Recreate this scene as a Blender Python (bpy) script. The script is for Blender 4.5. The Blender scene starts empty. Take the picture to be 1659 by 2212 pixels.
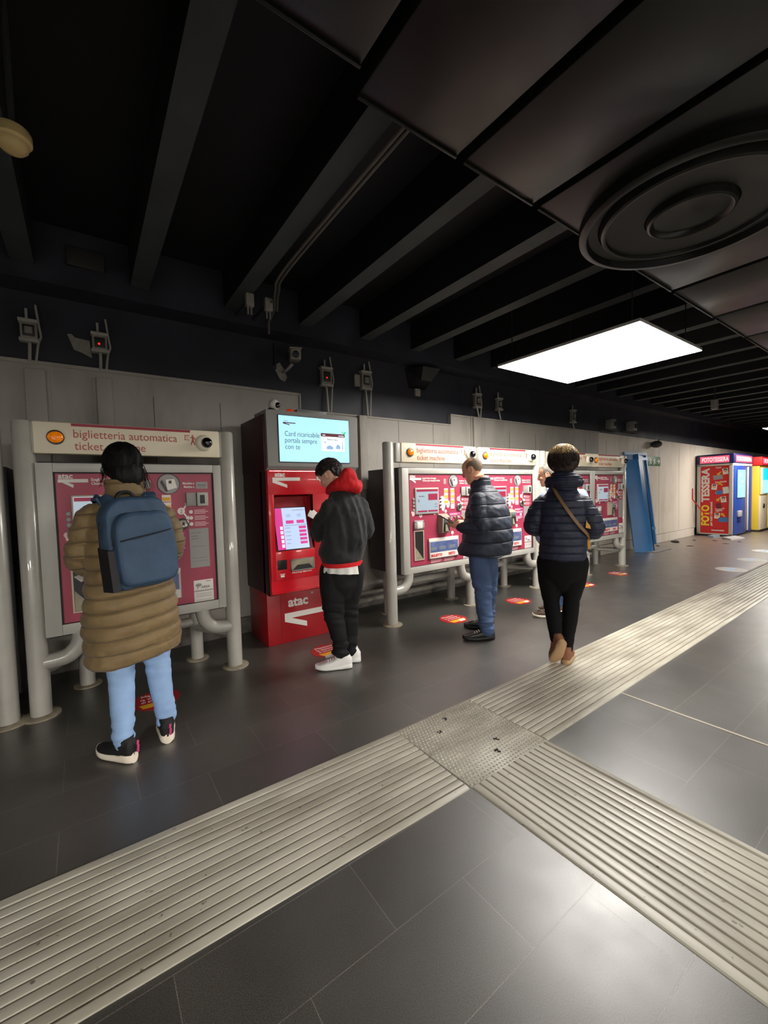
import bpy, bmesh, math, random
from mathutils import Vector as V, Matrix as M, noise as NZ
random.seed(7)
PI = math.pi
S = bpy.context.scene
COL = S.collection

# ------------------------------------------------------------------ camera
CAM_H = 1.40
cd = bpy.data.cameras.new('camera'); cam = bpy.data.objects.new('camera', cd); COL.objects.link(cam)
cd.sensor_fit = 'HORIZONTAL'; cd.sensor_width = 36.0; cd.lens = 36.0 * 901.52 / 1659
cd.clip_start = .05; cd.clip_end = 200
cR, cU, cF = V((0.81249729, -0.5823069, -0.0276916)), V((0.049974, 0.02224533, 0.99850275)), V((0.58081903, 0.81266464, -0.04717447))
cam.matrix_world = M(((cR.x, cU.x, -cF.x, 0), (cR.y, cU.y, -cF.y, 0), (cR.z, cU.z, -cF.z, CAM_H), (0, 0, 0, 1)))
S.camera = cam
# ------------------------------------------------------------------ world, exposure
w = bpy.data.worlds.new('world'); S.world = w; w.use_nodes = True
w.node_tree.nodes['Background'].inputs[0].default_value = (.75, .8, 1, 1)
w.node_tree.nodes['Background'].inputs[1].default_value = 0.0
vs = S.view_settings; vs.view_transform = 'Standard'; vs.look = 'None'; vs.gamma = 1.0; vs.use_curve_mapping = False
vs.exposure = 0.42
LAMP = 25.0            # radiance of the ceiling lamp diffusers
LAMPS = [(3.55, 1.50, 1.29, 1.36, 1.0), (13.15, 1.50, 1.29, 1.36, 1.25), (-5.6, -5.8, 1.29, 1.36, 3.0), (-2.0, -5.8, 1.29, 1.36, 3.0), (1.6, -5.8, 1.29, 1.36, 2.3), (5.2, -5.8, 1.29, 1.36, 2.3)]   # x, y, size x, size y, relative; last four are unseen fill lamps, added
LAMP_Z = 2.66

# ------------------------------------------------------------------ materials
def lin(c):
    return tuple(((v/255)/12.92 if v/255 <= .04045 else ((v/255+.055)/1.055)**2.4) for v in c) + (1.0,)
MATS = {}
def mat(name, rgb, rough=.5, metal=0.0, spec=.5, var=0.0, vscale=6.0, bump=0.0, bscale=60.0, emit=None, estr=0.0, coat=0.0, rvar=0.0, sheen=0.0, quilt=None):
    m = bpy.data.materials.new(name); m.use_nodes = True
    nt = m.node_tree; b = nt.nodes['Principled BSDF']; N = nt.nodes.new; L = nt.links.new
    b.inputs['Base Color'].default_value = lin(rgb); b.inputs['Roughness'].default_value = rough
    b.inputs['Metallic'].default_value = metal; b.inputs['Specular IOR Level'].default_value = spec
    b.inputs['Coat Weight'].default_value = coat; b.inputs['Sheen Weight'].default_value = sheen
    if emit:
        b.inputs['Emission Color'].default_value = lin(emit); b.inputs['Emission Strength'].default_value = estr
    if var or bump or rvar:
        tc = N('ShaderNodeTexCoord')
    if var or rvar:
        n = N('ShaderNodeTexNoise'); n.inputs['Scale'].default_value = vscale; n.inputs['Detail'].default_value = 6
        L(tc.outputs['Object'], n.inputs['Vector'])
    if var:
        r = N('ShaderNodeMapRange'); r.inputs[1].default_value = .3; r.inputs[2].default_value = .7
        r.inputs[3].default_value = 1-var; r.inputs[4].default_value = 1+var
        L(n.outputs[0], r.inputs[0])
        mx = N('ShaderNodeMix'); mx.data_type = 'RGBA'; mx.blend_type = 'MULTIPLY'; mx.inputs[0].default_value = 1
        mx.inputs[6].default_value = lin(rgb); L(r.outputs[0], mx.inputs[7]); L(mx.outputs[2], b.inputs['Base Color'])
    if rvar:
        r = N('ShaderNodeMapRange'); r.inputs[1].default_value = .3; r.inputs[2].default_value = .7
        r.inputs[3].default_value = max(.02, rough-rvar); r.inputs[4].default_value = rough+rvar
        L(n.outputs[0], r.inputs[0]); L(r.outputs[0], b.inputs['Roughness'])
    if bump:
        n2 = N('ShaderNodeTexNoise'); n2.inputs['Scale'].default_value = bscale; n2.inputs['Detail'].default_value = 4
        L(tc.outputs['Object'], n2.inputs['Vector'])
        bp = N('ShaderNodeBump'); bp.inputs['Strength'].default_value = bump; bp.inputs['Distance'].default_value = .01
        L(n2.outputs[0], bp.inputs['Height']); L(bp.outputs[0], b.inputs['Normal'])
    if quilt:
        per, off, tl, wd = quilt
        tq = N('ShaderNodeTexCoord'); sp = N('ShaderNodeSeparateXYZ'); L(tq.outputs['Object'], sp.inputs[0])
        def mth(op, a, b_=None):
            n_ = N('ShaderNodeMath'); n_.operation = op
            for i_, v_ in enumerate((a, b_)):
                if v_ is None: continue
                if isinstance(v_, (int, float)): n_.inputs[i_].default_value = v_
                else: L(v_, n_.inputs[i_])
            return n_.outputs[0]
        zz = mth('SUBTRACT', mth('SUBTRACT', sp.outputs[2], mth('MULTIPLY', sp.outputs[0], tl)), off)
        fr = mth('FRACT', mth('ADD', mth('DIVIDE', zz, per), 20.0)); dd = mth('MULTIPLY', mth('MINIMUM', fr, mth('SUBTRACT', 1.0, fr)), per)
        ra = N('ShaderNodeMapRange'); ra.interpolation_type = 'SMOOTHSTEP'; ra.inputs[2].default_value = wd*5; L(dd, ra.inputs[0])
        bq = N('ShaderNodeBump'); bq.inputs['Strength'].default_value = 1.0; bq.inputs['Distance'].default_value = wd*3; L(ra.outputs[0], bq.inputs['Height'])
        if bump: L(bp.outputs[0], bq.inputs['Normal'])
        L(bq.outputs[0], b.inputs['Normal'])
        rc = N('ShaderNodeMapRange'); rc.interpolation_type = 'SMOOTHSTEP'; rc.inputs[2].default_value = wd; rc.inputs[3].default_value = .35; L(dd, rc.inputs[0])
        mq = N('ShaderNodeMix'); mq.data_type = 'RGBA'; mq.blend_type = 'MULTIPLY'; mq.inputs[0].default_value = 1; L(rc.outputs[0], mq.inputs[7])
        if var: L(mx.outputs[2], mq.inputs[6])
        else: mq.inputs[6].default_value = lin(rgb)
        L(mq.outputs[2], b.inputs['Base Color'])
    MATS[name] = m
    return m

def floor_mat():
    m = bpy.data.materials.new('dark stone tiles'); m.use_nodes = True
    nt = m.node_tree; b = nt.nodes['Principled BSDF']; N = nt.nodes.new; L = nt.links.new
    tc = N('ShaderNodeTexCoord'); mp = N('ShaderNodeMapping'); mp.inputs['Location'].default_value = (.158, .150, 0)
    L(tc.outputs['Object'], mp.inputs[0])
    br = N('ShaderNodeTexBrick'); br.offset = .5; br.inputs['Scale'].default_value = 1
    br.inputs['Brick Width'].default_value = .6; br.inputs['Row Height'].default_value = .2955
    br.inputs['Mortar Size'].default_value = .0017; br.inputs['Mortar Smooth'].default_value = .2
    br.inputs['Color1'].default_value = lin((61, 59, 54)); br.inputs['Color2'].default_value = lin((53, 51, 47)); br.inputs['Mortar'].default_value = lin((92, 88, 81))
    L(mp.outputs[0], br.inputs[0])
    def noise(scale, det, lo, hi, a, c):
        n = N('ShaderNodeTexNoise'); n.inputs['Scale'].default_value = scale; n.inputs['Detail'].default_value = det
        L(tc.outputs['Object'], n.inputs['Vector'])
        r = N('ShaderNodeMapRange'); r.inputs[1].default_value = a; r.inputs[2].default_value = c; r.inputs[3].default_value = lo; r.inputs[4].default_value = hi
        L(n.outputs[0], r.inputs[0]); return r.outputs[0]
    def mul(a, f):
        mx = N('ShaderNodeMix'); mx.data_type = 'RGBA'; mx.blend_type = 'MULTIPLY'; mx.inputs[0].default_value = 1
        L(a, mx.inputs[6]); L(f, mx.inputs[7]); return mx.outputs[2]
    c = mul(br.outputs['Color'], noise(330, 3, .40, 1.75, .36, .64))
    c = mul(c, noise(2.2, 6, .78, 1.3, .3, .7))
    # dusty, browner floor at the far end by the photo booth
    sep = N('ShaderNodeSeparateXYZ'); L(tc.outputs['Object'], sep.inputs[0])
    r = N('ShaderNodeMapRange'); r.inputs[1].default_value = 6.0; r.inputs[2].default_value = 9.5; L(sep.outputs[0], r.inputs[0])
    n = N('ShaderNodeTexNoise'); n.inputs['Scale'].default_value = 1.3; n.inputs['Detail'].default_value = 5; L(tc.outputs['Object'], n.inputs['Vector'])
    ml = N('ShaderNodeMath'); ml.operation = 'MULTIPLY'; L(r.outputs[0], ml.inputs[0]); L(n.outputs[0], ml.inputs[1])
    mx = N('ShaderNodeMix'); mx.data_type = 'RGBA'; L(ml.outputs[0], mx.inputs[0]); L(c, mx.inputs[6]); mx.inputs[7].default_value = lin((122, 104, 88))
    L(mx.outputs[2], b.inputs['Base Color'])
    L(noise(5, 6, .33, .42, .3, .7), b.inputs['Roughness'])
    b.inputs['Specular IOR Level'].default_value = .9; b.inputs['Coat Weight'].default_value = .8; b.inputs['Coat Roughness'].default_value = .44
    bp = N('ShaderNodeBump'); bp.inputs['Strength'].default_value = .05; bp.inputs['Distance'].default_value = .003
    n = N('ShaderNodeTexNoise'); n.inputs['Scale'].default_value = 420; L(tc.outputs['Object'], n.inputs['Vector'])
    L(n.outputs[0], bp.inputs['Height'])
    b2 = N('ShaderNodeBump'); b2.inputs['Strength'].default_value = .4; b2.inputs['Distance'].default_value = .002; b2.invert = True
    L(br.outputs['Fac'], b2.inputs['Height']); L(bp.outputs[0], b2.inputs['Normal']); L(b2.outputs[0], b.inputs['Normal'])
    return m
def wall_mat(name, rgb, stain):
    m = bpy.data.materials.new(name); m.use_nodes = True
    nt = m.node_tree; b = nt.nodes['Principled BSDF']; N = nt.nodes.new; L = nt.links.new
    tc = N('ShaderNodeTexCoord'); mp = N('ShaderNodeMapping'); mp.inputs['Scale'].default_value = (1.5, 1.5, .45)
    L(tc.outputs['Object'], mp.inputs[0])
    n = N('ShaderNodeTexNoise'); n.inputs['Scale'].default_value = 1.6; n.inputs['Detail'].default_value = 8; n.inputs['Roughness'].default_value = .6
    L(mp.outputs[0], n.inputs['Vector'])
    cr = N('ShaderNodeValToRGB'); cr.color_ramp.elements[0].position = .32; cr.color_ramp.elements[0].color = lin(stain)
    cr.color_ramp.elements[1].position = .52; cr.color_ramp.elements[1].color = lin(rgb)
    L(n.outputs[0], cr.inputs[0]); L(cr.outputs[0], b.inputs['Base Color'])
    b.inputs['Roughness'].default_value = .55; b.inputs['Specular IOR Level'].default_value = .35
    return m
def strip_mat():
    m = bpy.data.materials.new('worn beige tactile paving'); m.use_nodes = True
    nt = m.node_tree; b = nt.nodes['Principled BSDF']; N = nt.nodes.new; L = nt.links.new
    tc = N('ShaderNodeTexCoord')
    def nz(scale, det, sx=1.0):
        mp = N('ShaderNodeMapping'); mp.inputs['Scale'].default_value = (sx, 1, 1); L(tc.outputs['Object'], mp.inputs[0])
        n = N('ShaderNodeTexNoise'); n.inputs['Scale'].default_value = scale; n.inputs['Detail'].default_value = det
        L(mp.outputs[0], n.inputs['Vector']); return n.outputs[0]
    cr = N('ShaderNodeValToRGB'); e = cr.color_ramp.elements
    e[0].position = .30; e[0].color = lin((138, 132, 118)); e[1].position = .62; e[1].color = lin((186, 182, 168))
    L(nz(7, 8, .25), cr.inputs[0])
    # small dark specks
    cr2 = N('ShaderNodeValToRGB'); e = cr2.color_ramp.elements
    e[0].position = .24; e[0].color = lin((120, 108, 92)); e[1].position = .30; e[1].color = (1, 1, 1, 1)
    L(nz(38, 2), cr2.inputs[0])
    mx = N('ShaderNodeMix'); mx.data_type = 'RGBA'; mx.blend_type = 'MULTIPLY'; mx.inputs[0].default_value = .8
    L(cr.outputs[0], mx.inputs[6]); L(cr2.outputs[0], mx.inputs[7]); L(mx.outputs[2], b.inputs['Base Color'])
    b.inputs['Roughness'].default_value = .36; b.inputs['Specular IOR Level'].default_value = .5
    return m

M_floor = floor_mat()
M_strip = strip_mat()
M_groove = mat('darker strip grooves', (122, 111, 93), .6, var=.3, vscale=20)  # groove floors toned darker than the ribs
M_wall = wall_mat('grey wall cladding', (168, 163, 154), (148, 142, 133))
M_wallfar = wall_mat('dirty pale wall', (204, 195, 182), (186, 174, 158))
M_wallbrick = mat('old skirting masonry', (96, 92, 86), .8, var=.4, vscale=14, bump=.6, bscale=30)
M_dark = mat('black painted wall', (44, 45, 54), .55, var=.25, vscale=3, rvar=.1)
M_coffer = mat('black painted slab', (13, 13, 16), .7, var=.3, vscale=2)
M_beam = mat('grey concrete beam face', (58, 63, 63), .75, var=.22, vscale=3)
M_panel = mat('dark ceiling panel', (21, 22, 19), .38, spec=.3, var=.3, vscale=2.5, rvar=.08)
M_seam = mat('seam', (28, 27, 26), .7)
M_post = mat('grey enamel tube', (168, 165, 156), .30, var=.06, vscale=8, coat=.3)
M_postbase = mat('dirty floor flange', (140, 130, 112), .6, var=.3, vscale=25)
M_frame = mat('light grey metal frame', (176, 174, 166), .38, var=.05, vscale=5)
M_gasket = mat('beige panel edge', (190, 178, 158), .5)
M_black = mat('black plastic', (18, 18, 19), .4)
M_body = mat('dark machine body', (58, 54, 58), .5, var=.1)
M_crim = mat('crimson face panel', (164, 58, 82), .42, var=.08, vscale=4)
M_white = mat('white print', (226, 222, 214), .5)
M_cream = mat('cream sign board', (226, 216, 190), .42, var=.03)
M_maroon = mat('maroon print', (150, 28, 50), .5)
M_signtext = mat('brick red lettering', (176, 76, 66), .5)
M_amber = mat('amber lens', (235, 130, 8), .18, coat=.6, emit=(255, 130, 0), estr=.15, var=.25, vscale=40)
M_domec = mat('cream camera housing', (222, 214, 194), .35)
M_ball = mat('black camera ball', (10, 10, 12), .06, coat=1.0)
M_steel = mat('steel', (150, 148, 142), .3, metal=.85)
M_plate = mat('grey plate', (150, 146, 144), .45, var=.05)
M_tan = mat('tan card reader', (150, 140, 124), .45)
M_hole = mat('dark slot', (34, 33, 30), .5)
M_slotin = mat('worn metal chute', (150, 142, 120), .4, var=.35, vscale=9)
M_yell = mat('ticket yellow', (232, 170, 40), .5)
M_pale = mat('worn patch', (232, 196, 196), .5, var=.05)
M_purple = mat('magenta notice', (170, 50, 110), .5)
M_blueglass = mat('bluish tray window', (92, 104, 150), .25, var=.3, vscale=9)
M_red2 = mat('red print', (206, 40, 40), .5)
M_scr = mat('lit ticket screen', (90, 100, 108), .3, emit=(190, 206, 216), estr=.5)
M_scrm = mat('screen crimson', (130, 30, 55), .4, emit=(150, 40, 70), estr=.3)
M_scrbar = mat('screen bar', (110, 120, 130), .4)
M_kred = mat('glossy red cabinet', (206, 14, 32), .34, var=.04, coat=.15)
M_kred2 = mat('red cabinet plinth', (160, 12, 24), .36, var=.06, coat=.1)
M_kside = mat('shaded red cabinet side', (66, 12, 30), .5)  # red sides, with their shade put into this dark colour
M_kgrey = mat('grey screen hood', (128, 126, 122), .42, var=.03)
M_kscr = mat('bright info screen', (60, 80, 90), .3, emit=(170, 228, 255), estr=.88)
M_kscr2 = mat('bright touch screen', (60, 70, 90), .3, emit=(188, 206, 248), estr=.85)
M_kpink = mat('screen magenta', (110, 20, 70), .4, emit=(210, 60, 140), estr=.75)
M_strip2 = mat('light strip under hood', (255, 240, 240), .4, emit=(255, 235, 235), estr=16)
M_kdk = mat('screen dark text', (30, 60, 60), .5)
M_kmar = mat('screen maroon', (110, 15, 40), .5)
M_kcard = mat('screen card', (225, 240, 250), .5, emit=(225, 240, 250), estr=.8)
M_kgreen = mat('screen green leaf', (20, 190, 110), .5, emit=(20, 190, 110), estr=.5)
M_kpale = mat('screen pale blue drawing', (130, 165, 205), .5, emit=(130, 165, 205), estr=.5)
M_beacon = mat('orange beacon', (225, 60, 12), .25, emit=(255, 60, 10), estr=.15)
M_lampdif = mat('lamp diffuser', (255, 250, 240), .5, emit=(255, 250, 243), estr=LAMP)
M_lampbox = mat('lamp housing', (180, 178, 172), .5)
M_box = mat('grey junction box', (150, 146, 136), .5, var=.15, vscale=30)
M_boxdk = mat('switch cover', (56, 53, 50), .4)
M_led = mat('red indicator light', (255, 20, 10), .3, emit=(255, 30, 20), estr=2.5)
M_cond = mat('conduit', (176, 172, 162), .45)
M_condd = mat('dusty conduit', (92, 86, 78), .5)
M_condk = mat('dark painted pipe', (46, 46, 48), .5)
M_smoke = mat('yellowed detector', (196, 172, 116), .5, var=.1)
M_bluem = mat('blue painted steel', (30, 108, 168), .38, var=.1, vscale=4)
M_bluel = mat('lighter blue steel', (66, 124, 180), .42, var=.1, vscale=4)
M_green = mat('exit sign green', (22, 110, 62), .45)
M_bred = mat('booth red poster', (206, 30, 32), .42)
M_bblue = mat('booth blue', (34, 62, 138), .4)
M_bnavy = mat('booth navy', (26, 30, 86), .4)
M_bcream = mat('booth frame', (196, 190, 178), .45)
M_blit = mat('lit booth sign', (200, 60, 80), .4, emit=(250, 110, 135), estr=.45)
M_blitw = mat('lit booth lettering', (225, 205, 212), .4, emit=(255, 225, 235), estr=.6)
M_byel = mat('yellow booth', (200, 172, 48), .42)
M_byelt = mat('yellow lettering', (240, 215, 40), .45)
M_skin = mat('skin', (222, 172, 148), .5, var=.06, vscale=20)
M_skin2 = mat('warm skin', (220, 162, 130), .5, var=.07, vscale=20)
M_eye = mat('eye', (30, 22, 18), .2)
M_paper = mat('white paper', (226, 222, 216), .6)
M_grime = mat('dark litter', (40, 34, 30), .8)
M_curtain = mat('grey curtain', (150, 148, 146), .7)

# ------------------------------------------------------------------ mesh helpers
class MB:
    def __init__(s): s.v = []; s.f = []; s.m = []
    def add(s, vs, fs, mi=0, X=None):
        o = len(s.v)
        s.v += [tuple(X @ V(p)) if X else tuple(p) for p in vs]
        s.f += [tuple(i+o for i in f) for f in fs]; s.m += [mi]*len(fs); return s
    def box(s, a, b, mi=0, X=None):
        x0, y0, z0 = a; x1, y1, z1 = b
        return s.add([(x0,y0,z0),(x1,y0,z0),(x1,y1,z0),(x0,y1,z0),(x0,y0,z1),(x1,y0,z1),(x1,y1,z1),(x0,y1,z1)],
              [(0,3,2,1),(4,5,6,7),(0,1,5,4),(1,2,6,5),(2,3,7,6),(3,0,4,7)], mi, X)
    def rbox(s, a, b, r=.01, seg=2, mi=0, X=None):
        bm = bmesh.new(); bmesh.ops.create_cube(bm, size=1)
        for v in bm.verts: v.co = V([a[i]+(v.co[i]+.5)*(b[i]-a[i]) for i in range(3)])
        bmesh.ops.bevel(bm, geom=bm.edges[:], offset=min(r, .49*min(abs(b[i]-a[i]) for i in range(3))), segments=seg, affect='EDGES', profile=.5)
        bm.verts.index_update()
        s.add([v.co[:] for v in bm.verts], [[v.index for v in f.verts] for f in bm.faces], mi, X); bm.free(); return s
    def loft(s, rings, mi=0, cap=True, X=None, closed=True):
        n = len(rings[0]); vs = [p for r in rings for p in r]; fs = []
        for i in range(len(rings)-1):
            for j in range(n if closed else n-1):
                k = (j+1) % n
                fs.append((i*n+j, i*n+k, (i+1)*n+k, (i+1)*n+j))
        if cap:
            fs.append(tuple(range(n-1, -1, -1))); fs.append(tuple((len(rings)-1)*n+j for j in range(n)))
        return s.add(vs, fs, mi, X)
    def tube(s, pts, rad, n=10, mi=0, X=None, flat=1.0, up=None, cap=True, step=None):
        pts = [V(p) for p in pts]
        rad = list(rad) if hasattr(rad, '__len__') else [rad]*len(pts)
        if step: pts, rad = resample(pts, rad, step)
        rings = []; nrm = None
        for i, p in enumerate(pts):
            t = (pts[min(i+1, len(pts)-1)]-pts[max(i-1, 0)]).normalized()
            if nrm is None:
                a = V(up) if up else (V((0,0,1)) if abs(t.z) < .9 else V((0,1,0)))
                nrm = (a - t*a.dot(t)).normalized()
            else:
                nrm = (nrm - t*nrm.dot(t)).normalized()
            b = t.cross(nrm)
            rings.append([tuple(p + (nrm*math.cos(2*PI*k/n)*flat + b*math.sin(2*PI*k/n))*rad[i]) for k in range(n)])
        return s.loft(rings, mi, cap, X)
    def cyl(s, a, b, r, n=20, mi=0, r2=None, X=None): return s.tube([a, b], [r, r if r2 is None else r2], n, mi, X)
    def lathe(s, prof, n=24, mi=0, X=None):      # profile (r, z) about z
        return s.loft([[(max(r,1e-4)*math.cos(2*PI*k/n), max(r,1e-4)*math.sin(2*PI*k/n), z) for k in range(n)] for r, z in prof], mi, True, X)
    def ell(s, c, r, n=16, mi=0, X=None, R=None):
        rings = []
        for i in range(1, n):
            th = PI*i/n
            ring = []
            for k in range(2*n):
                a = PI*k/n; p = V((r[0]*math.sin(th)*math.cos(a), r[1]*math.sin(th)*math.sin(a), -r[2]*math.cos(th)))
                if R: p = R @ p
                ring.append(tuple(V(c)+p))
            rings.append(ring)
        return s.loft(rings, mi, True, X)
    def poly(s, pts, h, mi=0, X=None):           # 2-D outline (x, y) extruded 0..h in z
        n = len(pts); vs = [(p[0], p[1], 0) for p in pts]+[(p[0], p[1], h) for p in pts]
        a = sum(pts[i][0]*pts[(i+1)%n][1]-pts[(i+1)%n][0]*pts[i][1] for i in range(n))
        fs = [tuple(range(n-1,-1,-1)), tuple(range(n,2*n))]+[(i,(i+1)%n,n+(i+1)%n,n+i) for i in range(n)]
        if a < 0: fs = [tuple(reversed(f)) for f in fs]
        return s.add(vs, fs, mi, X)
    def build(s, name, mats, parent=None, smooth=40, loc=None):
        me = bpy.data.meshes.new(name); me.from_pydata(s.v, [], s.f)
        return link(me, name, mats, parent, smooth, s.m, loc)
def link(me, name, mats, parent=None, smooth=40, mi=None, loc=None):
    mats = mats if isinstance(mats, (list, tuple)) else [mats]
    for m in mats: me.materials.append(m)
    if mi and len(mats) > 1: me.polygons.foreach_set('material_index', mi)
    if smooth:
        me.polygons.foreach_set('use_smooth', [True]*len(me.polygons))
        if smooth < 180: me.set_sharp_from_angle(angle=math.radians(smooth))
    me.update()
    o = bpy.data.objects.new(name, me); COL.objects.link(o)
    if parent: o.parent = parent
    if loc: o.location = loc
    return o
def resample(pts, rad, step):
    P, Rr = [], []
    n = len(pts)
    for i in range(n-1):
        p0, p1, p2, p3 = pts[max(i-1,0)], pts[i], pts[i+1], pts[min(i+2,n-1)]
        k = max(1, int((p2-p1).length/step))
        for j in range(k):
            t = j/k; t2 = t*t; t3 = t2*t
            P.append(.5*((2*p1)+(p2-p0)*t+(2*p0-5*p1+4*p2-p3)*t2+(3*p1-p0-3*p2+p3)*t3))
            Rr.append(rad[i]+(rad[i+1]-rad[i])*t)
    P.append(pts[-1]); Rr.append(rad[-1]); return P, Rr
def thing(name, label, cat, loc=(0,0,0), rz=0, group=None):
    o = bpy.data.objects.new(name, None); COL.objects.link(o); o.empty_display_size = .1
    o.location = loc; o.rotation_euler = (0,0,rz); tag(o, label, cat, group); return o
def tag(o, label, cat, group=None):
    o['label'] = label; o['category'] = cat
    if group: o['group'] = group
    return o
def struct(o): o['kind'] = 'structure'; return o
def copy_thing(src, loc, label, group=None, rz=None):
    r = src.copy(); COL.objects.link(r); r.location = loc; r['label'] = label
    if rz is not None: r.rotation_euler = (0,0,rz)
    if group: r['group'] = group
    for ch in src.children:
        c = ch.copy(); COL.objects.link(c); c.parent = r
        for g in ch.children:
            d = g.copy(); COL.objects.link(d); d.parent = c
    return r
FACE_Y = M(((1,0,0),(0,0,-1),(0,1,0)))           # text plane -> wall facing -y
FACE_X = M(((0,0,-1),(-1,0,0),(0,1,0)))          # text plane -> wall facing -x
FLOOR = M.Identity(3)
def text(s, size, m, parent, loc, R=FACE_Y, name='lettering', sx=1.0, ext=.0015, align='LEFT', bold=0.0, rot=0.0, space=1.0):
    cu = bpy.data.curves.new(name, 'FONT'); cu.body = s; cu.size = size; cu.extrude = ext; cu.align_x = align; cu.offset = bold; cu.space_character = space; cu.resolution_u = 3
    o = bpy.data.objects.new(name, cu); COL.objects.link(o)
    dg = bpy.context.evaluated_depsgraph_get(); me = bpy.data.meshes.new_from_object(o.evaluated_get(dg))
    bpy.data.objects.remove(o); bpy.data.curves.remove(cu)
    me.transform(M.Translation(V(loc)) @ (R @ M.Rotation(rot, 3, 'Z') @ M.Diagonal((sx,1,1))).to_4x4())
    me.materials.clear()
    return link(me, name, m, parent, 0)
def voxel(mb, size, smooth=3):
    me = bpy.data.meshes.new('t'); me.from_pydata(mb.v, [], mb.f)
    o = bpy.data.objects.new('t', me); COL.objects.link(o)
    md = o.modifiers.new('r', 'REMESH'); md.mode = 'VOXEL'; md.voxel_size = size; md.adaptivity = 0
    if smooth:
        md = o.modifiers.new('s', 'SMOOTH'); md.factor = .5; md.iterations = smooth
    dg = bpy.context.evaluated_depsgraph_get(); r = bpy.data.meshes.new_from_object(o.evaluated_get(dg))
    bpy.data.objects.remove(o); bpy.data.meshes.remove(me); return r
def displace(me, fn):
    me.update(); nr = [v.normal.copy() for v in me.vertices]
    for v, n in zip(me.vertices, nr): v.co = v.co + n*fn(v.co)
    me.update(); return me

# ================================================================== SETTING
YW = 4.31                                   # front of the grey wall cladding
struct(MB().box((-8,-8,-.1), (26,4.6,0)).build('floor', M_floor, smooth=0))
struct(MB().box((-8,-8,3.5), (26,4.6,3.6)).build('ceiling', M_coffer, smooth=0))
up = struct(MB().box((-8,4.37,0), (26,4.6,3.5)).build('wall_back', M_dark, smooth=0))
struct(MB().box((-8.1,-8,0), (-8,4.6,3.5)).build('wall_left', M_dark, smooth=0))
struct(MB().box((26,-8,0), (26.1,4.6,3.5)).build('wall_right', M_dark, smooth=0))
struct(MB().box((-8,-8.1,0), (26,-8,3.5)).build('wall_front', M_dark, smooth=0))
TOP = [(-7.9,.16),(8.4,.16),(8.4,2.475),(4.29,2.485),(4.29,2.335),(1.985,2.335),(1.985,2.51),(-7.9,2.51)]
XW = M.Translation((0,YW,0)) @ M(((1,0,0),(0,0,1),(0,1,0))).to_4x4()
struct(MB().poly([(x,z) for x,z in TOP], .06, X=XW).build('trim_1', M_wall, smooth=0))
struct(MB().poly([(8.4,.2),(25.9,.2),(25.9,2.36),(13.4,2.44),(8.4,2.475)], .06, X=XW).build('trim_2', M_wallfar, smooth=0))
seams = MB()
for x in (-1.6,-.75,.55,1.13,1.7,3.35,3.95,5.6,6.3,7.9,8.7,9.9,11.2,12.4): seams.box((x-.002,YW-.0015,.22),(x+.002,YW+.01,2.32))
struct(seams.build('trim_3', M_seam, smooth=0))
cap = MB(); cap.rbox((-7.9,YW-.012,2.485),(1.985,YW+.0,2.515),.004); cap.rbox((1.97,YW-.012,2.335),(1.99,YW,2.515),.004)
cap.rbox((1.99,YW-.012,2.318),(4.29,YW,2.34),.004); cap.rbox((4.285,YW-.012,2.34),(4.305,YW,2.49),.004); cap.rbox((4.3,YW-.012,2.462),(8.4,YW,2.488),.004)
struct(cap.build('trim_4', M_wall, smooth=0))
# tall grey channels on the wall
chx = [(-.27,.13,2.44),(.18,.11,2.43),(4.80,.15,2.47),(7.45,.16,2.46)]
n = 5
for x, wd, z in chx:
    c = MB(); c.rbox((x-wd/2,YW-.05,.2),(x+wd/2,YW,z),.006); c.box((x-wd/2-.025,YW-.012,.2),(x-wd/2,YW,z)); c.box((x+wd/2,YW-.012,.2),(x+wd/2+.025,YW,z))
    struct(c.build('trim_%d' % n, M_wall)); n += 1
struct(MB().box((-7.9,YW-.03,0),(8.4,YW+.06,.16)).build('baseboard_back', M_wallbrick, smooth=0))
struct(MB().rbox((8.4,YW-.02,0),(13.4,YW+.06,.2),.008).build('baseboard_back_far', M_wallfar, smooth=0))
struct(MB().box((8.4,YW-.004,.198),(13.4,YW+.02,.208)).build('trim_%d' % n, M_seam, smooth=0)); n += 1
# ledge and pipe along the head of the wall
struct(MB().box((-7.9,4.10,3.06),(25.9,4.37,3.5)).build('trim_%d' % n, M_dark, smooth=0)); n += 1
# ribs of the ceiling: dark sides, bare concrete underside
for i in range(-3, 31):
    x = 1.22+.755*i
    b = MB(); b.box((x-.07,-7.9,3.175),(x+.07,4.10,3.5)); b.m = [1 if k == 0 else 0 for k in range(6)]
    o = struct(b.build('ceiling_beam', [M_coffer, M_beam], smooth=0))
px = [-3.35,-2.5,-1.65,-.8,0.0,.80,1.315,1.825,2.64,3.425,4.245,5.08,5.92,6.76,7.6,8.44,9.28,10.12,10.96,11.8,12.64]
for i in range(len(px)-1):
    e = 1.155 if px[i+1] < .9 else 1.243
    b = MB(); b.rbox((px[i]+.022,-4.5,2.75),(px[i+1]-.022,e,2.80),.006); b.rbox((px[i]+.022,e-.012,2.742),(px[i+1]-.022,e,2.752),.003)
    for yy in (-3,-.5,1.0): b.cyl((px[i]+.3,yy,2.79),(px[i]+.3,yy,3.5),.006,6)
    struct(b.build('ceiling_panel', M_panel))
# metal joint strip in the floor
struct(MB().rbox((2.875,-3.0,-.01),(2.889,1.33,.0025),.001).build('trim_%d' % n, mat('pale joint strip', (176,166,150), .4), smooth=0)); n += 1

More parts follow.
